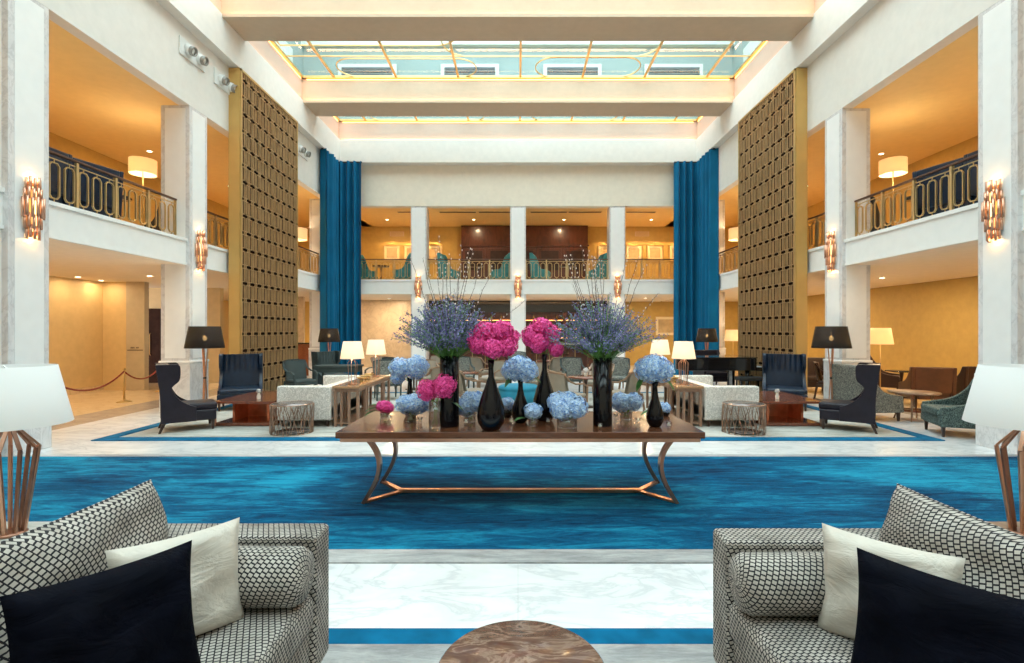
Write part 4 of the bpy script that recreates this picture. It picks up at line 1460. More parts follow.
# ---------------------------------------------------------------- mirrored mid-ground seating group
for s in (-1, 1):
    nm = names[s]
    # high-backed chairs
    wing_chair('dark high-backed wing chair on the %s side, seen side-on at the rug corner' % nm, (s * 5.52, 8.5, 0), s * (-PI / 2 - 0.62), M['navy'], 'dark leather wing chairs', 0.70, 1.10)
    wing_chair('dark blue wing chair facing the camera beside the lattice screen on the %s side' % nm, (s * (5.85 if s < 0 else 5.62), 10.75, 0), s * (-0.42 if s < 0 else -0.42), M['navy_blue'], 'dark leather wing chairs', 0.82)
    floor_lamp('tall floor lamp with a black shade on the %s side, beside the second column' % nm, (s * 6.08, 9.9, 0), 'black shaded floor lamps', M['shade_black'], (0.345, 0.27), (1.30, 1.72), 10)
    floor_lamp('distant floor lamp with a black shade before the blue curtain on the %s side' % nm, (s * 5.85, 15.8, 0), 'black shaded floor lamps', M['shade_black'], (0.33, 0.26), (1.28, 1.70), 10)
    # sofa
    so = thing('sofa', 'ivory patterned sofa seen from its arm end on the %s side' % nm, 'sofa', (s * 3.62, 9.7, 0), 0, 'ivory patterned sofas')
    x_out, x_in = s * 0.46, -s * 0.46
    a, b = sorted((x_out, x_in))
    MB().box(a, b, -1.08, 1.08, 0.12, 0.36).build('base', M['swirl'], so, 0.02)
    for yy in (-1.1, 0.94):
        MB().box(a, b, yy, yy + 0.16, 0.13, 0.70).build('armrest', M['swirl'], so, 0.03)
    a2, b2 = sorted((x_in, x_in + s * 0.18))
    MB().box(a2, b2, -0.96, 0.96, 0.13, 0.70).build('backrest', M['swirl'], so, 0.03)
    for yy in (-0.94, 0.0):
        a3, b3 = sorted((x_in + s * 0.18, x_out + s * 0.01))
        MB().box(a3, b3, yy + 0.005, yy + 0.935, 0.35, 0.49).build('seat_cushion', M['swirl'], so, 0.035, 3)
    for xx in (-0.38, 0.38):
        for yy in (-1.02, 1.02):
            taper_leg(xx, yy, 0.13, 0.025).build('leg', M['leg_wood'], so)
    # console behind the sofa
    co = thing('console_table', 'golden walnut console table behind the ivory sofa on the %s side' % nm, 'console table', (s * 2.91, 9.7, 0), 0, 'walnut console tables')
    MB().box(-0.225, 0.225, -1.1, 1.1, 0.66, 0.70).build('table_top', M['walnut_console'], co, 0.005)
    MB().box(-0.20, 0.20, -1.06, 1.06, 0.60, 0.66).build('apron', M['console_leg'], co)
    for yy in (-1.03, -0.62, -0.5, 0.5, 0.62, 1.03):
        for xx in (-0.19, 0.19):
            MB().box(xx - 0.022, xx + 0.022, yy - 0.022, yy + 0.022, 0.0, 0.62).build('leg', M['console_leg'], co)
    for xx in (-0.09, 0.04):
        MB().box(xx - 0.018, xx + 0.018, -1.045, -1.01, 0.0, 0.62).build('leg', M['console_leg'], co)
    MB().box(-0.19, 0.19, -1.03, 1.03, 0.05, 0.075).build('lower_rail', M['console_leg'], co)
    cage_lamp('copper cage table lamp on the %s console, the one nearer the camera' % nm, (s * 2.90, 8.93, 0.70), 'lit copper cage table lamps', M['shade_lit'], 1, (0.205, 0.155), 0.30, 0.45, 7, 14, 0.004, rs=(0.06, 0.085))
    cage_lamp('copper cage table lamp on the %s console, the one farther from the camera' % nm, (s * 2.91, 10.45, 0.70), 'lit copper cage table lamps', M['shade_lit'], 1, (0.205, 0.155), 0.30, 0.45, 7, 14, 0.004, rs=(0.06, 0.085))
    for j, (yy, rr) in enumerate(((9.35, 0.10), (9.75, 0.13), (10.1, 0.09))):
        q = thing('brass_dish', 'shallow brass dish on the %s console, %s' % (nm, ('nearest of the three', 'widest, in the middle', 'farthest and smallest')[j]), 'dish', (s * (2.87 + 0.04 * j), yy, 0.70), 0, 'brass dishes on the consoles')
        MB().lathe([(rr * .3, 0), (rr * .35, 0.01), (0.015, 0.03), (0.015, 0.05), (rr * .7, 0.065), (rr, 0.085), (rr * .95, 0.087), (rr * .6, 0.07), (0.001, 0.068)], 20, caps=False).build('bowl', M['gold'], q)
    # drum table
    dr = thing('drum_table', 'round wire drum side table on the %s side, in front of the ivory sofa arm' % nm, 'side table', (s * 3.62, 8.18, 0), 0, 'wire drum side tables')
    MB().lathe([(0.001, 0.46), (0.30, 0.46), (0.305, 0.475), (0.001, 0.478)], 32, caps=False).build('table_top', M['cage_top'], dr)
    MB().lathe([(0.02, 0.03), (0.25, 0.03), (0.25, 0.035), (0.02, 0.035)], 32, caps=False).build('base_plate', M['cage_top'], dr)
    mb = MB()
    rnd = random.Random(5)
    for zz in (0.01, 0.47):
        mb.tube([(0.315 * math.cos(2 * PI * k / 32), 0.315 * math.sin(2 * PI * k / 32), zz) for k in range(32)], 0.008, 5, True)
    for k in range(38):
        t0 = 2 * PI * k / 38
        pts = []
        ph = rnd.uniform(0, 6)
        for j in range(8):
            u = j / 7
            tt = t0 + 0.10 * math.sin(ph + u * 5)
            R = 0.315 + 0.012 * math.sin(3 * u + ph)
            pts.append((R * math.cos(tt), R * math.sin(tt), 0.01 + 0.46 * u))
        mb.tube(pts, 0.0066, 4)
    mb.build('wire_cage', M['cage'], dr)
    # coffee table
    ct = thing('coffee_table', 'low mahogany coffee table with copper panels on the %s side, beside the ivory sofa' % nm, 'coffee table', (s * 4.66, 9.25, 0), 0, 'mahogany coffee tables')
    MB().box(-0.52, 0.52, -0.62, 0.85, 0.40, 0.44).build('table_top', M['red_wood'], ct, 0.004)
    MB().box(-0.50, 0.50, -0.58, 0.80, 0.02, 0.07).build('lower_shelf', M['red_wood'], ct, 0.004)
    for xx in (-0.3, 0.3):
        MB().box(xx - 0.02, xx + 0.02, -0.35, 0.60, 0.07, 0.40).build('panel', M['rose'], ct)
    MB().box(-0.28, 0.28, 0.10, 0.14, 0.07, 0.40).build('cross_panel', M['rose'], ct)
    for xx in (-0.49, 0.49):
        for yy in (-0.57, 0.79):
            MB().box(xx - 0.012, xx + 0.012, yy - 0.012, yy + 0.012, 0, 0.40).build('leg', M['copper'], ct)
    q = thing('bud_vase', 'small glass bud vase with a sprig on the %s coffee table' % nm, 'vase', (s * 4.55, 8.95, 0.44), 0, 'bud vases on the coffee tables')
    MB().lathe([(0.03, 0), (0.035, 0.05), (0.02, 0.09), (0.025, 0.11), (0.02, 0.11)], 14, caps=False).build('vase', M['wax'], q)
    floret_head(MB(), (0, 0, 0.14), 0.035, 0.012, 60, seed=3).build('flower_head', M['bud'], q)
    leaf((0, 0, 0.1), (1, 0, .6), 0.08, 0.04).build('leaf', M['leaf'], q)
    leaf((0, 0, 0.1), (-1, .2, .8), 0.08, 0.04).build('leaf', M['leaf'], q)

# ---------------------------------------------------------------- side seating under the balconies
slope_chair('grey patterned lounge chair behind the side-on wing chair on the piano side', (6.55, 9.55, 0), PI / 2 + 0.1, M['grey_tweed'], None, 0.82, 1.0)
slope_chair('teal green patterned lounge chair facing away beside the round wooden table', (6.95, 8.05, 0), -PI / 2 - 0.35, M['green_tweed'], None, 0.78, 0.86)
rt = thing('round_table', 'small round wooden table with slim legs between two patterned lounge chairs', 'side table', (7.26, 9.35, 0))
MB().lathe([(0.001, 0.49), (0.37, 0.49), (0.395, 0.505), (0.395, 0.52), (0.001, 0.522)], 36, caps=False).build('table_top', M['maple'], rt)
MB().lathe([(0.001, 0.17), (0.26, 0.17), (0.26, 0.185), (0.001, 0.187)], 30, caps=False).build('lower_shelf', M['red_wood'], rt)
for k in range(4):
    a = PI / 4 + PI / 2 * k
    MB().tube([(0.30 * math.cos(a), 0.30 * math.sin(a), 0), (0.24 * math.cos(a), 0.24 * math.sin(a), 0.2), (0.27 * math.cos(a), 0.27 * math.sin(a), 0.49)], [0.012, 0.017, 0.02], 8).build('leg', M['maple'], rt)
slope_chair('rust brown leather club chair with its back to the camera under the piano side balcony', (8.95, 11.2, 0), PI - 0.35, M['rust_leather'], 'brown club chairs', 0.8, 0.86)
slope_chair('dark brown leather club chair beside the first column on the piano side', (10.1, 11.4, 0), PI - 0.1, M['brown_leather'], 'brown club chairs', 0.8, 0.86)
slope_chair('dark brown club chair by the white floor lamp against the ochre wall', (9.75, 13.6, 0), 0.9, M['brown_leather'], 'brown club chairs', 0.86, 0.98)
slope_chair('dark brown club chair half hidden behind the second column on the piano side', (7.9, 13.6, 0), -0.2, M['brown_leather'], 'brown club chairs', 0.8, 0.9)


def pedestal_table(label, loc, r=0.33, h=0.62, top=None, group=None):
    o = thing('bistro_table', label, 'table', loc, 0, group)
    MB().lathe([(0.001, h - 0.03), (r, h - 0.03), (r, h), (0.001, h)], 28, caps=False).build('table_top', top or M['black_wood'], o)
    MB().lathe([(0.022, 0.03), (0.03, 0.2), (0.02, h * .6), (0.05, h - 0.03)], 14, caps=False).build('pedestal', M['leg_wood'], o)
    MB().lathe([(r * .6, 0), (r * .6, 0.015), (0.03, 0.04)], 24).build('base', M['leg_wood'], o)
    return o


pedestal_table('small black pedestal table between the brown club chairs', (9.4, 12.5, 0), 0.33, 0.66)
floor_lamp('slim floor lamp with a glowing white shade against the ochre wall', (8.95, 12.6, 0), 'white shaded floor lamps', M['shade_warm'], (0.28, 0.22), (1.30, 1.70), 14, slim=True)
floor_lamp('slim floor lamp with a glowing white shade beyond the piano', (7.25, 17.2, 0), 'white shaded floor lamps', M['shade_warm'], (0.27, 0.23), (1.28, 1.66), 14, slim=True)
open_armchair('dark wooden armchair behind the wing chair, nearer one on the piano side', (7.35, 12.0, 0), 1.0, M['leg_wood'], M['brown_leather'], 'dark wooden armchairs by the lattice screens')
open_armchair('dark wooden armchair behind the wing chair, farther one on the piano side', (7.3, 14.3, 0), 0.7, M['leg_wood'], M['brown_leather'], 'dark wooden armchairs by the lattice screens')
open_armchair('green grey armchair before the lattice screen on the rope-barrier side', (-5.25, 12.3, 0), 0.9, M['green_grey'], M['green_grey'], None, 0.9)
wing_chair('dark green high-backed chair before the blue curtain on the rope-barrier side', (-5.2, 14.2, 0), 0.9, M['green_grey'], None, 0.72, 1.05)
open_armchair('green grey armchair with a curved arm behind the console lamps', (-3.6, 13.3, 0), -0.7, M['green_grey'], M['green_grey'], None, 0.9)
ld = thing('writing_desk', 'dark green writing desk behind the ivory sofa on the rope-barrier side', 'desk', (-4.6, 13.1, 0))
MB().box(-0.55, 0.55, -0.3, 0.3, 0.70, 0.75).build('desk_top', M['green_grey'], ld, 0.006)
MB().box(-0.52, 0.52, -0.27, 0.27, 0.58, 0.70).build('drawer_box', M['green_grey'], ld, 0.004)
for x in (-0.5, 0.5):
    for y in (-0.25, 0.25):
        taper_leg(x, y, 0.6, 0.025).build('leg', M['green_grey'], ld)

# grand piano
pn = thing('grand_piano', 'black grand piano before the blue curtain and lattice screen', 'piano', (5.12, 13.6, 0), 0.0)
case = smooth_poly([(-0.95, -0.72, 0), (0.75, -0.72, 0), (0.95, -0.60, 1), (0.95, 0.72, 0), (0.55, 0.75, 0), (0.2, 0.55, 1), (-0.35, 0.25, 1), (-0.80, 0.15, 1), (-0.97, -0.2, 1)])
MB().prism(case, 'z', 0.62, 0.93).build('case', M['black_wood'], pn, 0.012)
lid = [(x * 1.02, y * 1.02) for x, y in case]
MB().prism(lid, 'z', 0.935, 0.96).build('lid', M['black_wood'], pn, 0.006)
MB().box(0.95, 1.15, -0.62, 0.68, 0.60, 0.70).build('keybed', M['black_wood'], pn, 0.01)
MB().box(0.97, 1.12, -0.55, 0.62, 0.70, 0.72).build('keyboard', M['white_fab'], pn)
for x, y in ((0.75, -0.55), (0.75, 0.6), (-0.7, -0.25)):
    MB().tube([(x, y, 0.02), (x, y, 0.1), (x, y, 0.45), (x, y, 0.62)], [0.03, 0.035, 0.055, 0.06], 8).build('leg', M['black_wood'], pn)
MB().box(0.55, 0.62, -0.1, 0.1, 0.1, 0.62).build('pedal_lyre', M['black_wood'], pn)
bn = thing('piano_bench', 'black padded bench at the keyboard end of the grand piano', 'bench', (5.75, 12.65, 0))
MB().box(-0.32, 0.32, -0.18, 0.18, 0.40, 0.49).build('seat', M['black'], bn, 0.02)
for x in (-0.27, 0.27):
    for y in (-0.13, 0.13):
        taper_leg(x, y, 0.4, 0.02).build('leg', M['black_wood'], bn)
slope_chair('dark tub chair standing behind the grand piano', (5.7, 15.0, 0), 0.1, M['navy'], None, 0.8, 1.05)

# ---------------------------------------------------------------- centre lounge: wooden armchairs round small tables
G1 = 'taupe wooden armchairs in the centre lounge'
proto = open_armchair('taupe wooden armchair, front one left of the piano-side lavender cylinder', (0.92, 9.6, 0), 2.2, M['maple'], M['taupe_fabric'], G1, 0.84)
ch = [(2.05, 9.9, -2.3, 'front one right of the piano-side lavender cylinder'), (-0.95, 10.2, 2.0, 'front one between the first lavender cylinder and the large teardrop vase'),
      (-1.75, 11.2, -2.6, 'behind the glass cylinder of magenta blooms'), (0.55, 12.0, 0.6, 'second row, behind the tilted magenta cluster'), (1.9, 12.0, -0.5, 'second row, near the low blue hydrangea pair'),
      (-0.6, 12.8, -0.8, 'second row, behind the large magenta ball'), (-2.3, 13.2, 0.5, 'second row, beside the slim black vase'), (3.2, 12.2, 0.7, 'second row, behind the piano-side console lamps'),
      (2.6, 14.4, 2.4, 'third row, before the ochre wall'), (0.9, 14.8, -2.2, 'third row, before the bar on the piano side'), (-1.1, 15.0, 2.5, 'third row, before the bar on the rope-barrier side'),
      (-2.6, 15.4, -0.6, 'third row, before the travertine wall'), (-3.9, 14.9, 0.8, 'third row, nearest the blue curtain'), (3.9, 15.0, -0.8, 'third row, nearest the piano')]
for x, y, rz, lab in ch:
    dup(proto, (x, y, 0), rz, 'taupe wooden armchair, ' + lab, G1)
G2 = 'dark green armchairs in the centre lounge'
p2 = open_armchair('dark green framed armchair behind the piano-side lavender cylinder', (1.45, 13.2, 0), 0.2, M['green_grey'], M['grey_tweed'], G2, 0.9)
for x, y, rz, lab in ((2.55, 13.1, -0.3, 'just right of the piano-side lavender cylinder'), (-1.5, 13.6, 0.3, 'behind the first lavender cylinder'), (0.0, 16.8, 0.1, 'straight before the middle of the bar'), (-3.1, 12.1, 0.4, 'beside the lamps on the rope-barrier console')):
    dup(p2, (x, y, 0), rz, 'dark green framed armchair ' + lab, G2)
for x, y, lab in ((1.45, 10.9, 'closest, behind the piano-side lavender cylinder'), (-1.3, 12.1, 'behind the first lavender cylinder'), (2.3, 13.9, 'before the ochre wall'), (-0.2, 14.0, 'behind the large magenta ball'), (-2.9, 14.2, 'before the travertine wall'), (1.0, 16.9, 'before the bar')):
    pedestal_table('small round mahogany pedestal table in the centre lounge, ' + lab, (x, y, 0), 0.40, 0.66, M['red_wood'], 'round mahogany lounge tables')
for x, y, lab in ((1.45, 10.9, 'behind the piano-side lavender cylinder'), (-0.2, 14.0, 'behind the large magenta ball')):
    q = thing('bud_vase', 'small posy in a low cup on the lounge table ' + lab, 'vase', (x, y, 0.66), 0, 'posies on the lounge tables')
    MB().lathe([(0.03, 0), (0.045, 0.05), (0.04, 0.08), (0.036, 0.08)], 14, caps=False).build('cup', M['wax'], q)
    floret_head(MB(), (0, 0, 0.12), 0.06, 0.014, 70, seed=2).build('flower_head', M['bud'], q)
    leaf((0, 0, 0.08), (1, 0, .5), 0.09, 0.05).build('leaf', M['leaf'], q)
ot = thing('ottoman', 'round turquoise upholstered ottoman behind the middle teardrop vase', 'ottoman', (0.02, 10.7, 0))
MB().lathe([(0.42, 0.08), (0.45, 0.12), (0.45, 0.38), (0.43, 0.40), (0.44, 0.42), (0.43, 0.47), (0.36, 0.50), (0.001, 0.51)], 36).build('seat', M['rug_turq'], ot)
MB().lathe([(0.38, 0), (0.38, 0.08)], 24).build('plinth', M['leg_wood'], ot)

# ---------------------------------------------------------------- bar at the rear
br = thing('bar_shelving', 'dark wooden back bar with lit shelves across the rear', 'bar shelving', (0, 22.9, 0))
MB().box(-4.1, 4.2, 0.3, 0.5, 0, 2.95).build('back_panel', M['dark_panel'], br)
MB().box(-4.1, 4.2, -0.05, 0.3, 2.45, 2.95).build('fascia_board', M['black_wood'], br)
for x in (-4.05, -2.0, 0.0, 2.1, 4.15):
    MB().box(x - 0.06, x + 0.06, -0.02, 0.3, 0, 2.45).build('divider', M['dark_panel'], br)
for z in (1.25, 1.65, 2.05):
    MB().box(-4.0, 4.1, 0.0, 0.3, z, z + 0.03).build('shelf', M['walnut_console'], br)
    MB().box(-4.0, 4.1, 0.27, 0.285, z + 0.035, z + 0.05).build('light_strip', M['led2'], br)
for z, n in ((1.28, 16), (1.68, 16), (2.08, 16)):
    zn = {1.28: 'lowest', 1.68: 'middle', 2.08: 'top'}[z]
    bp = None
    for k in range(n):
        x = -3.7 + k * 0.49 + (0.06 if k % 3 else 0)
        if any(abs(x - q) < 0.12 for q in (-4.05, -2.0, 0.0, 2.1, 4.15)):
            x += 0.15
        if bp is None:
            bp = MB().lathe([(0.038, 0), (0.04, 0.16), (0.014, 0.21), (0.013, 0.28), (0.001, 0.281)], 10).build('bottle', M['bottle'])
            bp.location = (x, 23.02, z)
            tag(bp, 'amber bottle in the row on the %s shelf of the back bar' % zn, 'bottle', 'bottles on the %s bar shelf' % zn)
        else:
            q = bp.copy()
            COL.objects.link(q)
            q.location = (x, 23.02, z)
bc = thing('bar_counter', 'long dark bar counter in front of the lit shelves', 'bar counter', (0.2, 20.9, 0))
MB().box(-3.2, 3.4, -0.25, 0.35, 0, 1.06).build('front_panel', M['dark_panel'], bc, 0.01)
MB().box(-3.3, 3.5, -0.38, 0.42, 1.06, 1.12).build('counter_top', M['col_marble'], bc, 0.01)
mb = MB()
for k in range(13):
    mb.box(-3.1 + k * 0.52, -3.08 + k * 0.52, -0.27, -0.24, 0.08, 1.0)
mb.build('trim', M['gold'], bc)
for k in range(6):
    o = thing('bar_stool', 'dark bar stool at the counter, ' + ('first from the travertine side', 'second from the travertine side', 'third from the travertine side', 'third from the ochre wall side', 'second from the ochre wall side', 'first from the ochre wall side')[k], 'bar stool', (-2.6 + k * 1.1, 20.1, 0), 0, 'bar stools')
    MB().lathe([(0.001, 0.72), (0.19, 0.72), (0.2, 0.76), (0.18, 0.80), (0.001, 0.81)], 18, caps=False).build('seat', M['brown_leather'], o)
    MB().grid(lambda u, v: (0.2 * math.sin((u - .5) * 2.6), -0.2 * math.cos((u - .5) * 2.6), 0.78 + 0.22 * v), 8, 2).build('backrest', M['brown_leather'], o)
    for i in range(4):
        a = PI / 4 + PI / 2 * i
        MB().tube([(0.22 * math.cos(a), 0.22 * math.sin(a), 0), (0.14 * math.cos(a), 0.14 * math.sin(a), 0.72)], 0.014, 6).build('leg', M['leg_wood'], o)
area_light('bar_light', (0, 22.3, 2.9), 6, 0.2, 30, WARM)

# opening panels and lower pictures
for s, x0, lab in ((-1, -8.3, 'beyond the lattice screen'),):
    o = thing('cabinet', 'reddish wooden reception cabinet ' + lab, 'cabinet', (-7.75, 18.6, 0))
    MB().box(-0.35, 0.35, -0.2, 0.2, 0, 1.15).build('body', M['red_wood'], o, 0.01)
    MB().box(-0.38, 0.38, -0.23, 0.23, 1.15, 1.19).build('top', M['black_wood'], o, 0.005)
    MB().box(-0.31, -0.01, -0.215, -0.2, 0.06, 1.1).build('door', M['red_wood'], o)
    MB().box(0.01, 0.31, -0.215, -0.2, 0.06, 1.1).build('door', M['red_wood'], o)


def picture(label, loc, w, h, group=None, rz=0.0, glow=0.0):
    """hangs on a wall, facing local -Y"""
    o = thing('picture_frame', label, 'picture', loc, rz, group)
    mb = MB().box(-w / 2, w / 2, -0.03, 0, -h / 2, -h / 2 + 0.03).box(-w / 2, w / 2, -0.03, 0, h / 2 - 0.03, h / 2).box(-w / 2, -w / 2 + 0.03, -0.03, 0, -h / 2, h / 2).box(w / 2 - 0.03, w / 2, -0.03, 0, -h / 2, h / 2)
    mb.build('frame', M['gold'], o)
    MB().box(-w / 2 + 0.03, w / 2 - 0.03, -0.018, -0.002, -h / 2 + 0.03, h / 2 - 0.03).build('mount', M['mat_board'], o)
    MB().box(-w / 2 + 0.14, w / 2 - 0.14, -0.022, -0.017, -h / 2 + 0.14, h / 2 - 0.14).build('print', M['paper'], o)
    if glow:
        MB().box(-0.12, 0.12, -0.16, -0.12, h / 2 + 0.10, h / 2 + 0.13).bar((0, 0, h / 2 + 0.1), (0, -0.14, h / 2 + 0.115), 0.015).build('picture_light', M['gold'], o)
        area_light('picture_beam', (loc[0], loc[1] - 0.25, loc[2] + h / 2 + 0.30), 0.3, 0.05, glow, WARM, (-0.45, 0, 0))
    return o


Zp = 1.65 + 77 * YE / FPX
for px, lab in ((392, 'nearest the curtain on the rope-barrier side'), (412, 'partly behind the rear column on the rope-barrier side'), (434.5, 'beside the wooden panelling on the rope-barrier side'),
                (606, 'beside the wooden panelling on the piano side'), (634, 'just past the rear column on the piano side'), (655, 'second from the curtain on the piano side'), (677, 'nearest the curtain on the piano side')):
    picture('lit framed picture upstairs, ' + lab, ((px - 518) * YE / FPX, YE - 0.002, Zp), 0.76, 0.72, 'lit pictures on the upper rear wall', 0, 20)
picture('framed picture with a dark mount on the lower ochre wall beside the blue curtain', ((667 - 518) * YE / FPX, YE - 0.002, 1.65 + 4 * YE / FPX), 1.1, 0.9)

# upper lounge
up = thing('wall_panelling', 'dark mahogany panelled cabinet wall in the middle of the upper rear lounge', 'wall panelling', (0.3, YE - 0.35, ZS1))
MB().box(-2.9, 2.9, 0, 0.3, 0, 2.95).build('back_panel', M['dark_panel'], up)
for k in range(-2, 3):
    q = MB().box(k * 1.16 - 0.52, k * 1.16 + 0.52, -0.03, 0.0, 0.1, 1.9).build('door', M['dark_panel'], up, 0.01)
    MB().box(k * 1.16 - 0.40, k * 1.16 + 0.40, -0.045, -0.03, 0.9, 1.8).build('inset_panel', M['brown_leather'], q, 0.005)
MB().box(-2.95, 2.95, -0.06, 0.0, 2.0, 2.06).build('cornice_rail', M['dark_panel'], up)
G3 = 'teal wing chairs on the rear balcony'
tp = slope_chair('teal', (0, 0, 0), 0, M['teal'], G3, 0.66, 1.12, name='wing_chair', D=0.70)
xs = [(402, 'L', 'against the rear column, facing the curtain on the rope-barrier side'), (366, 'R', 'next to the curtain on the rope-barrier side'), (450, 'R', 'just past the rear column on the rope-barrier side'), (500, 'L', 'against the middle rear column, rope-barrier side'),
      (541, 'R', 'just past the middle rear column, piano side'), (596, 'L', 'against the rear column on the piano side')]
for i, (px, f, lab) in enumerate(xs):
    D = 19.7
    loc = ((px - 518) * D / FPX, D, ZS1)
    rz = PI / 2 - 0.2 if f == 'R' else -PI / 2 + 0.2
    if i == 0:
        tp.location, tp.rotation_euler = loc, (0, 0, rz)
        tp['label'] = 'teal high-backed chair upstairs, ' + lab
    else:
        dup(tp, loc, rz, 'teal high-backed chair upstairs, ' + lab, G3)
for px, lab in ((381, 'beside the curtain on the rope-barrier side'), (475, 'before the panelling, rope-barrier side'), (568, 'before the panelling, piano side')):
    D = 20.0
    pedestal_table('small pedestal table upstairs between teal chairs, ' + lab, ((px - 518) * D / FPX, D, ZS1), 0.33, 0.68, M['leg_wood'], 'pedestal tables on the rear balcony')
# ceiling slots and grilles
for xa, xb, lab in ((-4.9, -3.9, 'by the curtain on the rope-barrier side'), (-3.2, -1.7, 'before the panelling on the rope-barrier side'), (-1.6, -0.1, 'beside the middle column, rope-barrier side'), (0.5, 2.0, 'beside the middle column, piano side'), (2.05, 3.4, 'before the panelling on the piano side'), (4.4, 5.6, 'by the curtain on the piano side')):
    o = thing('ceiling_vent', 'narrow slot air vent in the rear balcony ceiling, ' + lab, 'vent', (xa, 20.75, 6.45), 0, 'slot vents in the rear balcony ceiling')
    MB().box(0, xb - xa, -0.09, 0.09, -0.012, 0.0).build('frame', M['soffit'], o)
    MB().box(0.02, xb - xa - 0.02, -0.06, -0.01, -0.02, -0.01).box(0.02, xb - xa - 0.02, 0.01, 0.06, -0.02, -0.01).build('slot', M['leg_wood'], o)
for px, lab in ((397, 'rope-barrier'), (642, 'piano')):
    X = (px - 518) * YE / FPX
    o = thing('air_grille', 'rectangular air grille high on the upper ochre wall, %s side' % lab, 'vent', (X, YE, 1.65 + 96 * YE / FPX), 0, 'wall air grilles')
    MB().box(-0.33, 0.33, -0.02, 0, -0.11, 0.11).build('frame', M['soffit'], o)
    mb = MB()
    for k in range(5):
        mb.box(-0.29, 0.29, -0.03, -0.02, -0.08 + k * 0.036, -0.065 + k * 0.036)
    mb.build('slat', M['ochre'], o)

# side balcony lamps and chairs
for s in (-1, 1):
    nm = names[s]
    floor_lamp('floor lamp with a glowing drum shade on the %s side balcony, beside the second column' % nm, (s * 8.42, 11.45, ZS1), 'drum shaded balcony floor lamps', M['shade_warm'], (0.265, 0.265), (1.66, 1.99), 40, slim=True)
    floor_lamp('floor lamp with a glowing drum shade on the %s side balcony, past the lattice screen' % nm, (s * 7.55, 17.4, ZS1), 'drum shaded balcony floor lamps', M['shade_warm'], (0.34, 0.34), (1.25, 1.63), 35, slim=True)
    floor_lamp('floor lamp with a glowing drum shade on the %s side balcony, before the first column' % nm, (s * 8.9, 8.0, ZS1), 'drum shaded balcony floor lamps', M['shade_warm'], (0.33, 0.33), (1.25, 1.60), 40, slim=True)
    for j, (x, y, lab) in enumerate(((7.6, 7.75, 'nearest the first column'), (7.55, 8.75, 'mid first bay'), (7.6, 11.3, 'behind the second column'))):
        slope_chair('dark blue lounge chair behind the railing of the %s side balcony, %s' % (nm, lab), (s * x, y, ZS1), s * (PI / 2 + 0.25 * j), M['navy_blue'], 'dark blue balcony lounge chairs', 0.9, 0.98)
    pedestal_table('small dark pedestal table behind the railing of the %s side balcony' % nm, (s * 7.75, 9.75, ZS1), 0.3, 0.72, None, 'balcony pedestal tables')

# ---------------------------------------------------------------- rope barrier and sign
P = [(-9.04, 11.7), (-8.28, 9.1), (-9.62, 13.75)]
for i, (x, y) in enumerate(P):
    o = thing('rope_stanchion', 'brass stanchion of the rope barrier, ' + ('the one fully in view', 'hidden behind the big white lamp shade', 'at the far end near the column')[i], 'stanchion', (x, y, 0), 0, 'brass rope stanchions')
    MB().lathe([(0.15, 0), (0.15, 0.012), (0.05, 0.03), (0.02, 0.05)], 24).build('base', M['gold'], o)
    MB().lathe([(0.02, 0.04), (0.02, 0.74)], 12).build('pole', M['gold'], o)
    MB().lathe([(0.02, 0.72), (0.032, 0.735), (0.032, 0.765), (0.012, 0.785), (0.001, 0.79)], 14, caps=False).build('finial', M['gold'], o)
for a, b, lab in ((P[1], P[0], 'hanging from the big lamp shade to the brass post'), (P[0], P[2], 'hanging from the brass post toward the column')):
    pts = []
    for k in range(17):
        u = k / 16
        pts.append((a[0] + (b[0] - a[0]) * u, a[1] + (b[1] - a[1]) * u, 0.70 - 0.26 * (1 - (2 * u - 1) ** 2)))
    tag(MB().tube(pts, 0.018, 8).build('barrier_rope', M['rope']), 'burgundy velvet rope ' + lab, 'rope', 'burgundy barrier ropes')
sg = thing('wall_sign', 'small engraved sign on the taupe pier above a thin rail', 'sign', (-10.47, 13.95, 1.1))
MB().box(-0.21, 0.21, -0.012, 0, -0.01, 0.01).build('rail', M['leg_wood'], sg)
rnd = random.Random(2)
mb = MB()
x = -0.12
for k in range(6):
    w_ = 0.022 if k != 3 else 0.008
    if k != 3:
        mb.box(x, x + 0.006, -0.008, 0, 0.045, 0.085)
        mb.box(x + 0.006, x + w_, -0.008, 0, 0.045 + 0.017 * (k % 3), 0.052 + 0.017 * (k % 3))
        mb.box(x + w_ - 0.006, x + w_, -0.008, 0, 0.045, 0.085)
    x += 0.038
mb.build('lettering', M['leg_wood'], sg)
ex = thing('exit_sign', 'small glowing white sign box hanging over the dark door passage', 'sign', (-10.35, 15.2, 2.05 + 0.2))
MB().box(-0.16, 0.16, -0.03, 0.03, 0, 0.16).build('box', M['white_metal'], ex, 0.005)
MB().box(-0.14, 0.14, -0.036, -0.03, 0.02, 0.14).build('lit_panel', M['dot'], ex)
MB().bar((0, 0, 0.16), (0, 0, ZS0 - 2.25), 0.015).build('hanger', M['grey_metal'], ex)

# ---------------------------------------------------------------- foreground sofas
DI = M['diamond']


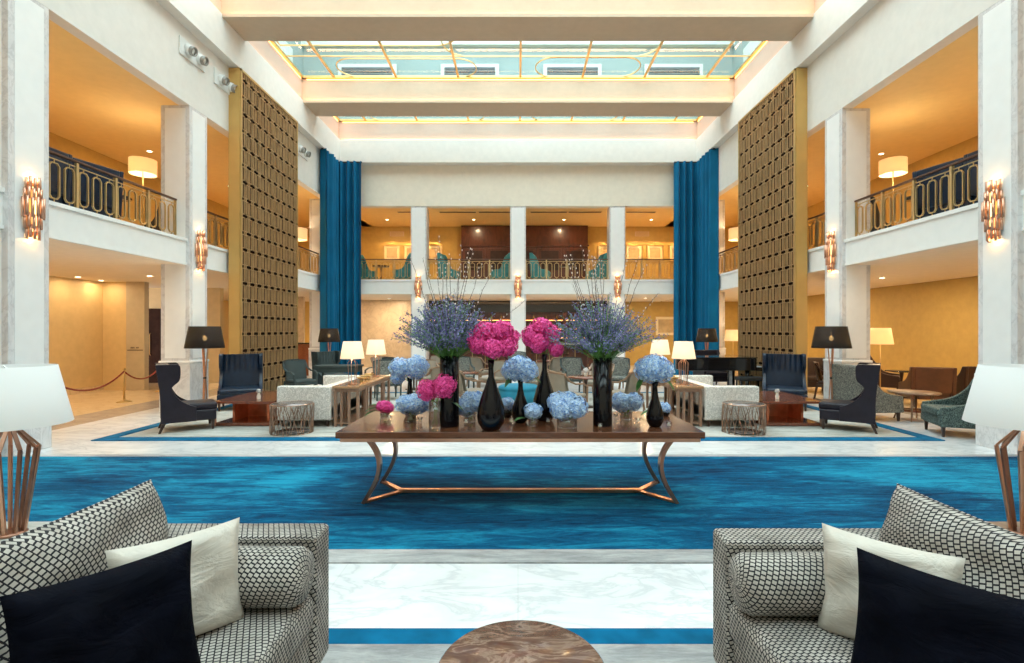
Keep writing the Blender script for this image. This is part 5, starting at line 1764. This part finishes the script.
def fore_sofa(s, dx, dd):
    nm = names[s]
    o = thing('sofa', 'large silver and black diamond patterned sofa at the %s side of the marble coffee table' % nm, 'sofa', (s * dx, dd, 0), 0, 'diamond patterned sofas')

    def X(a, b):
        return sorted((s * a, s * b))
    a, b = X(0.91, 2.06)
    MB().box(a, b, 2.295, 2.47, 0.10, 0.72).build('armrest', DI, o, 0.022, 3)
    MB().box(a, b, 0.35, 0.52, 0.10, 0.72).build('armrest', DI, o, 0.022, 3)
    a2, b2 = X(1.84, 2.06)
    MB().box(a2, b2, 0.50, 2.32, 0.10, 0.74).build('backrest', DI, o, 0.03, 3)
    a3, b3 = X(0.94, 1.86)
    MB().box(a3, b3, 0.50, 2.31, 0.10, 0.31).build('base', DI, o, 0.012)
    a4, b4 = X(0.905, 1.84)
    for y0, y1 in ((0.525, 1.40), (1.41, 2.29)):
        MB().box(a4, b4, y0, y1, 0.31, 0.485).build('seat_cushion', DI, o, 0.045, 4)
    for x in (0.97, 2.0):
        for y in (0.45, 2.40):
            taper_leg(s * x, y, 0.11, 0.028).build('leg', M['leg_wood'], o)
    return o


for s, dx, dd in ((-1, 0.0, 0.0), (1, 0.005, -0.06)):
    nm = names[s]
    fore_sofa(s, dx, dd)
    # back cushions, one mesh each, leaning on the sofa back
    for y, sd, lab in ((1.93, 3, 'the far one, its top corner standing highest'), (1.02, 5, 'the near one, cut by the photo edge')):
        c = MB().cushion(0.84, 0.52, 0.20, 22, 0.03, 0, sd).build('back_cushion', DI, None)
        c.location = (s * (dx + 1.63 + (0.005 if s > 0 else 0)), y + dd, 0.71)
        c.rotation_euler = (-0.24, 0, -s * -PI / 2) if s < 0 else (-0.24, 0, -PI / 2)
        if s < 0:
            c.rotation_euler = (-0.24, 0, PI / 2)
        tag(c, 'diamond patterned back cushion on the %s sofa, %s' % (nm, lab), 'cushion', 'diamond patterned back cushions')
    L, R_ = 0.60, 0.118
    prof = [(0.001, -L / 2 - 0.012), (R_ * 0.55, -L / 2 - 0.010), (R_ * 0.86, -L / 2 + 0.004), (R_, -L / 2 + 0.035), (R_ * 1.02, 0), (R_, L / 2 - 0.035), (R_ * 0.86, L / 2 - 0.004), (R_ * 0.55, L / 2 + 0.010), (0.001, L / 2 + 0.012)]
    mb = MB()
    n = 36
    vs, fs, uvs = [], [], []
    acc = 0
    vv = [0]
    for i in range(1, len(prof)):
        vv.append(vv[-1] + math.dist(prof[i - 1], prof[i]))
    for r_, z in prof:
        for k in range(n):
            t = 2 * PI * k / n
            vs.append((z, r_ * math.cos(t), r_ * math.sin(t)))
    for i in range(len(prof) - 1):
        for k in range(n):
            l = (k + 1) % n
            fs.append((i * n + k, (i + 1) * n + k, (i + 1) * n + l, i * n + l))
            C_ = 2 * PI * R_
            uvs.append([(vv[i], k / n * C_), (vv[i + 1], k / n * C_), (vv[i + 1], (k + 1) / n * C_), (vv[i], (k + 1) / n * C_)])
    mb.add(vs, fs, uvs, True)
    c = mb.build('bolster', DI, None)
    c.location = (s * (dx + 1.20), 2.165 + dd, 0.605)
    tag(c, 'diamond patterned bolster lying against the arm of the %s sofa' % nm, 'bolster cushion', 'diamond patterned bolsters')
    c = MB().cushion(0.44, 0.41, 0.14, 22, 0.07, 0.0, 9).build('cushion', M['cream'], None)
    c.location = (s * (dx + 1.285 + (0.065 if s > 0 else 0)), 1.94 + dd, 0.668)
    c.rotation_euler = (-0.16, 0, -s * 0.82)
    tag(c, 'cream silk cushion behind the navy one on the %s sofa' % nm, 'cushion', 'cream silk cushions')
    c = MB().cushion(0.48, 0.42, 0.15, 26, 0.07, 0.0, 12).build('cushion', M['navy_velvet'], None)
    c.location = (s * (dx + 1.26), 1.58 + dd, 0.705)
    c.rotation_euler = (-0.20, 0, -s * 0.92)
    tag(c, 'midnight blue velvet cushion at the front of the %s sofa' % nm, 'cushion', 'midnight velvet cushions')
    # side table + big lamp
    o = thing('side_table', 'low side table beside the %s sofa, carrying the big copper lamp' % nm, 'side table', (s * 2.78, 2.52, 0), 0, 'lamp side tables')
    MB().box(-0.52, 0.52, -0.33, 0.28, 0.57, 0.60).build('table_top', M['rug_pale'] if s < 0 else M['maple'], o, 0.004)
    MB().box(-0.52, 0.52, -0.33, 0.28, 0.545, 0.57).build('edge_band', M['copper'], o)
    for x in (-0.48, 0.48):
        for y in (-0.29, 0.24):
            MB().box(x - 0.018, x + 0.018, y - 0.018, y + 0.018, 0, 0.55).build('leg', M['copper_dark'], o)
    cage_lamp('big copper cage table lamp with a white tapered shade beside the %s sofa' % nm, (s * 2.61, 2.62, 0.60), 'big copper cage table lamps', M['shade_big'], 1, (0.25, 0.185), 0.30, 0.565, 9, 0, 0.0075, rs=(0.055, 0.112), shf=0.78)

# marble coffee table
o = thing('coffee_table', 'round brown marble coffee table between the two patterned sofas', 'coffee table', (0.012, 1.80, 0))
MB().lathe([(0.001, 0.425), (0.285, 0.425), (0.30, 0.435), (0.30, 0.452), (0.292, 0.46), (0.001, 0.46)], 64, caps=False).build('table_top', M['marble_brown'], o)
MB().lathe([(0.20, 0.03), (0.17, 0.2), (0.20, 0.425)], 40, caps=False).build('drum_base', M['copper_dark'], o)
MB().lathe([(0.24, 0), (0.24, 0.02), (0.20, 0.03)], 40).build('base', M['copper'], o)
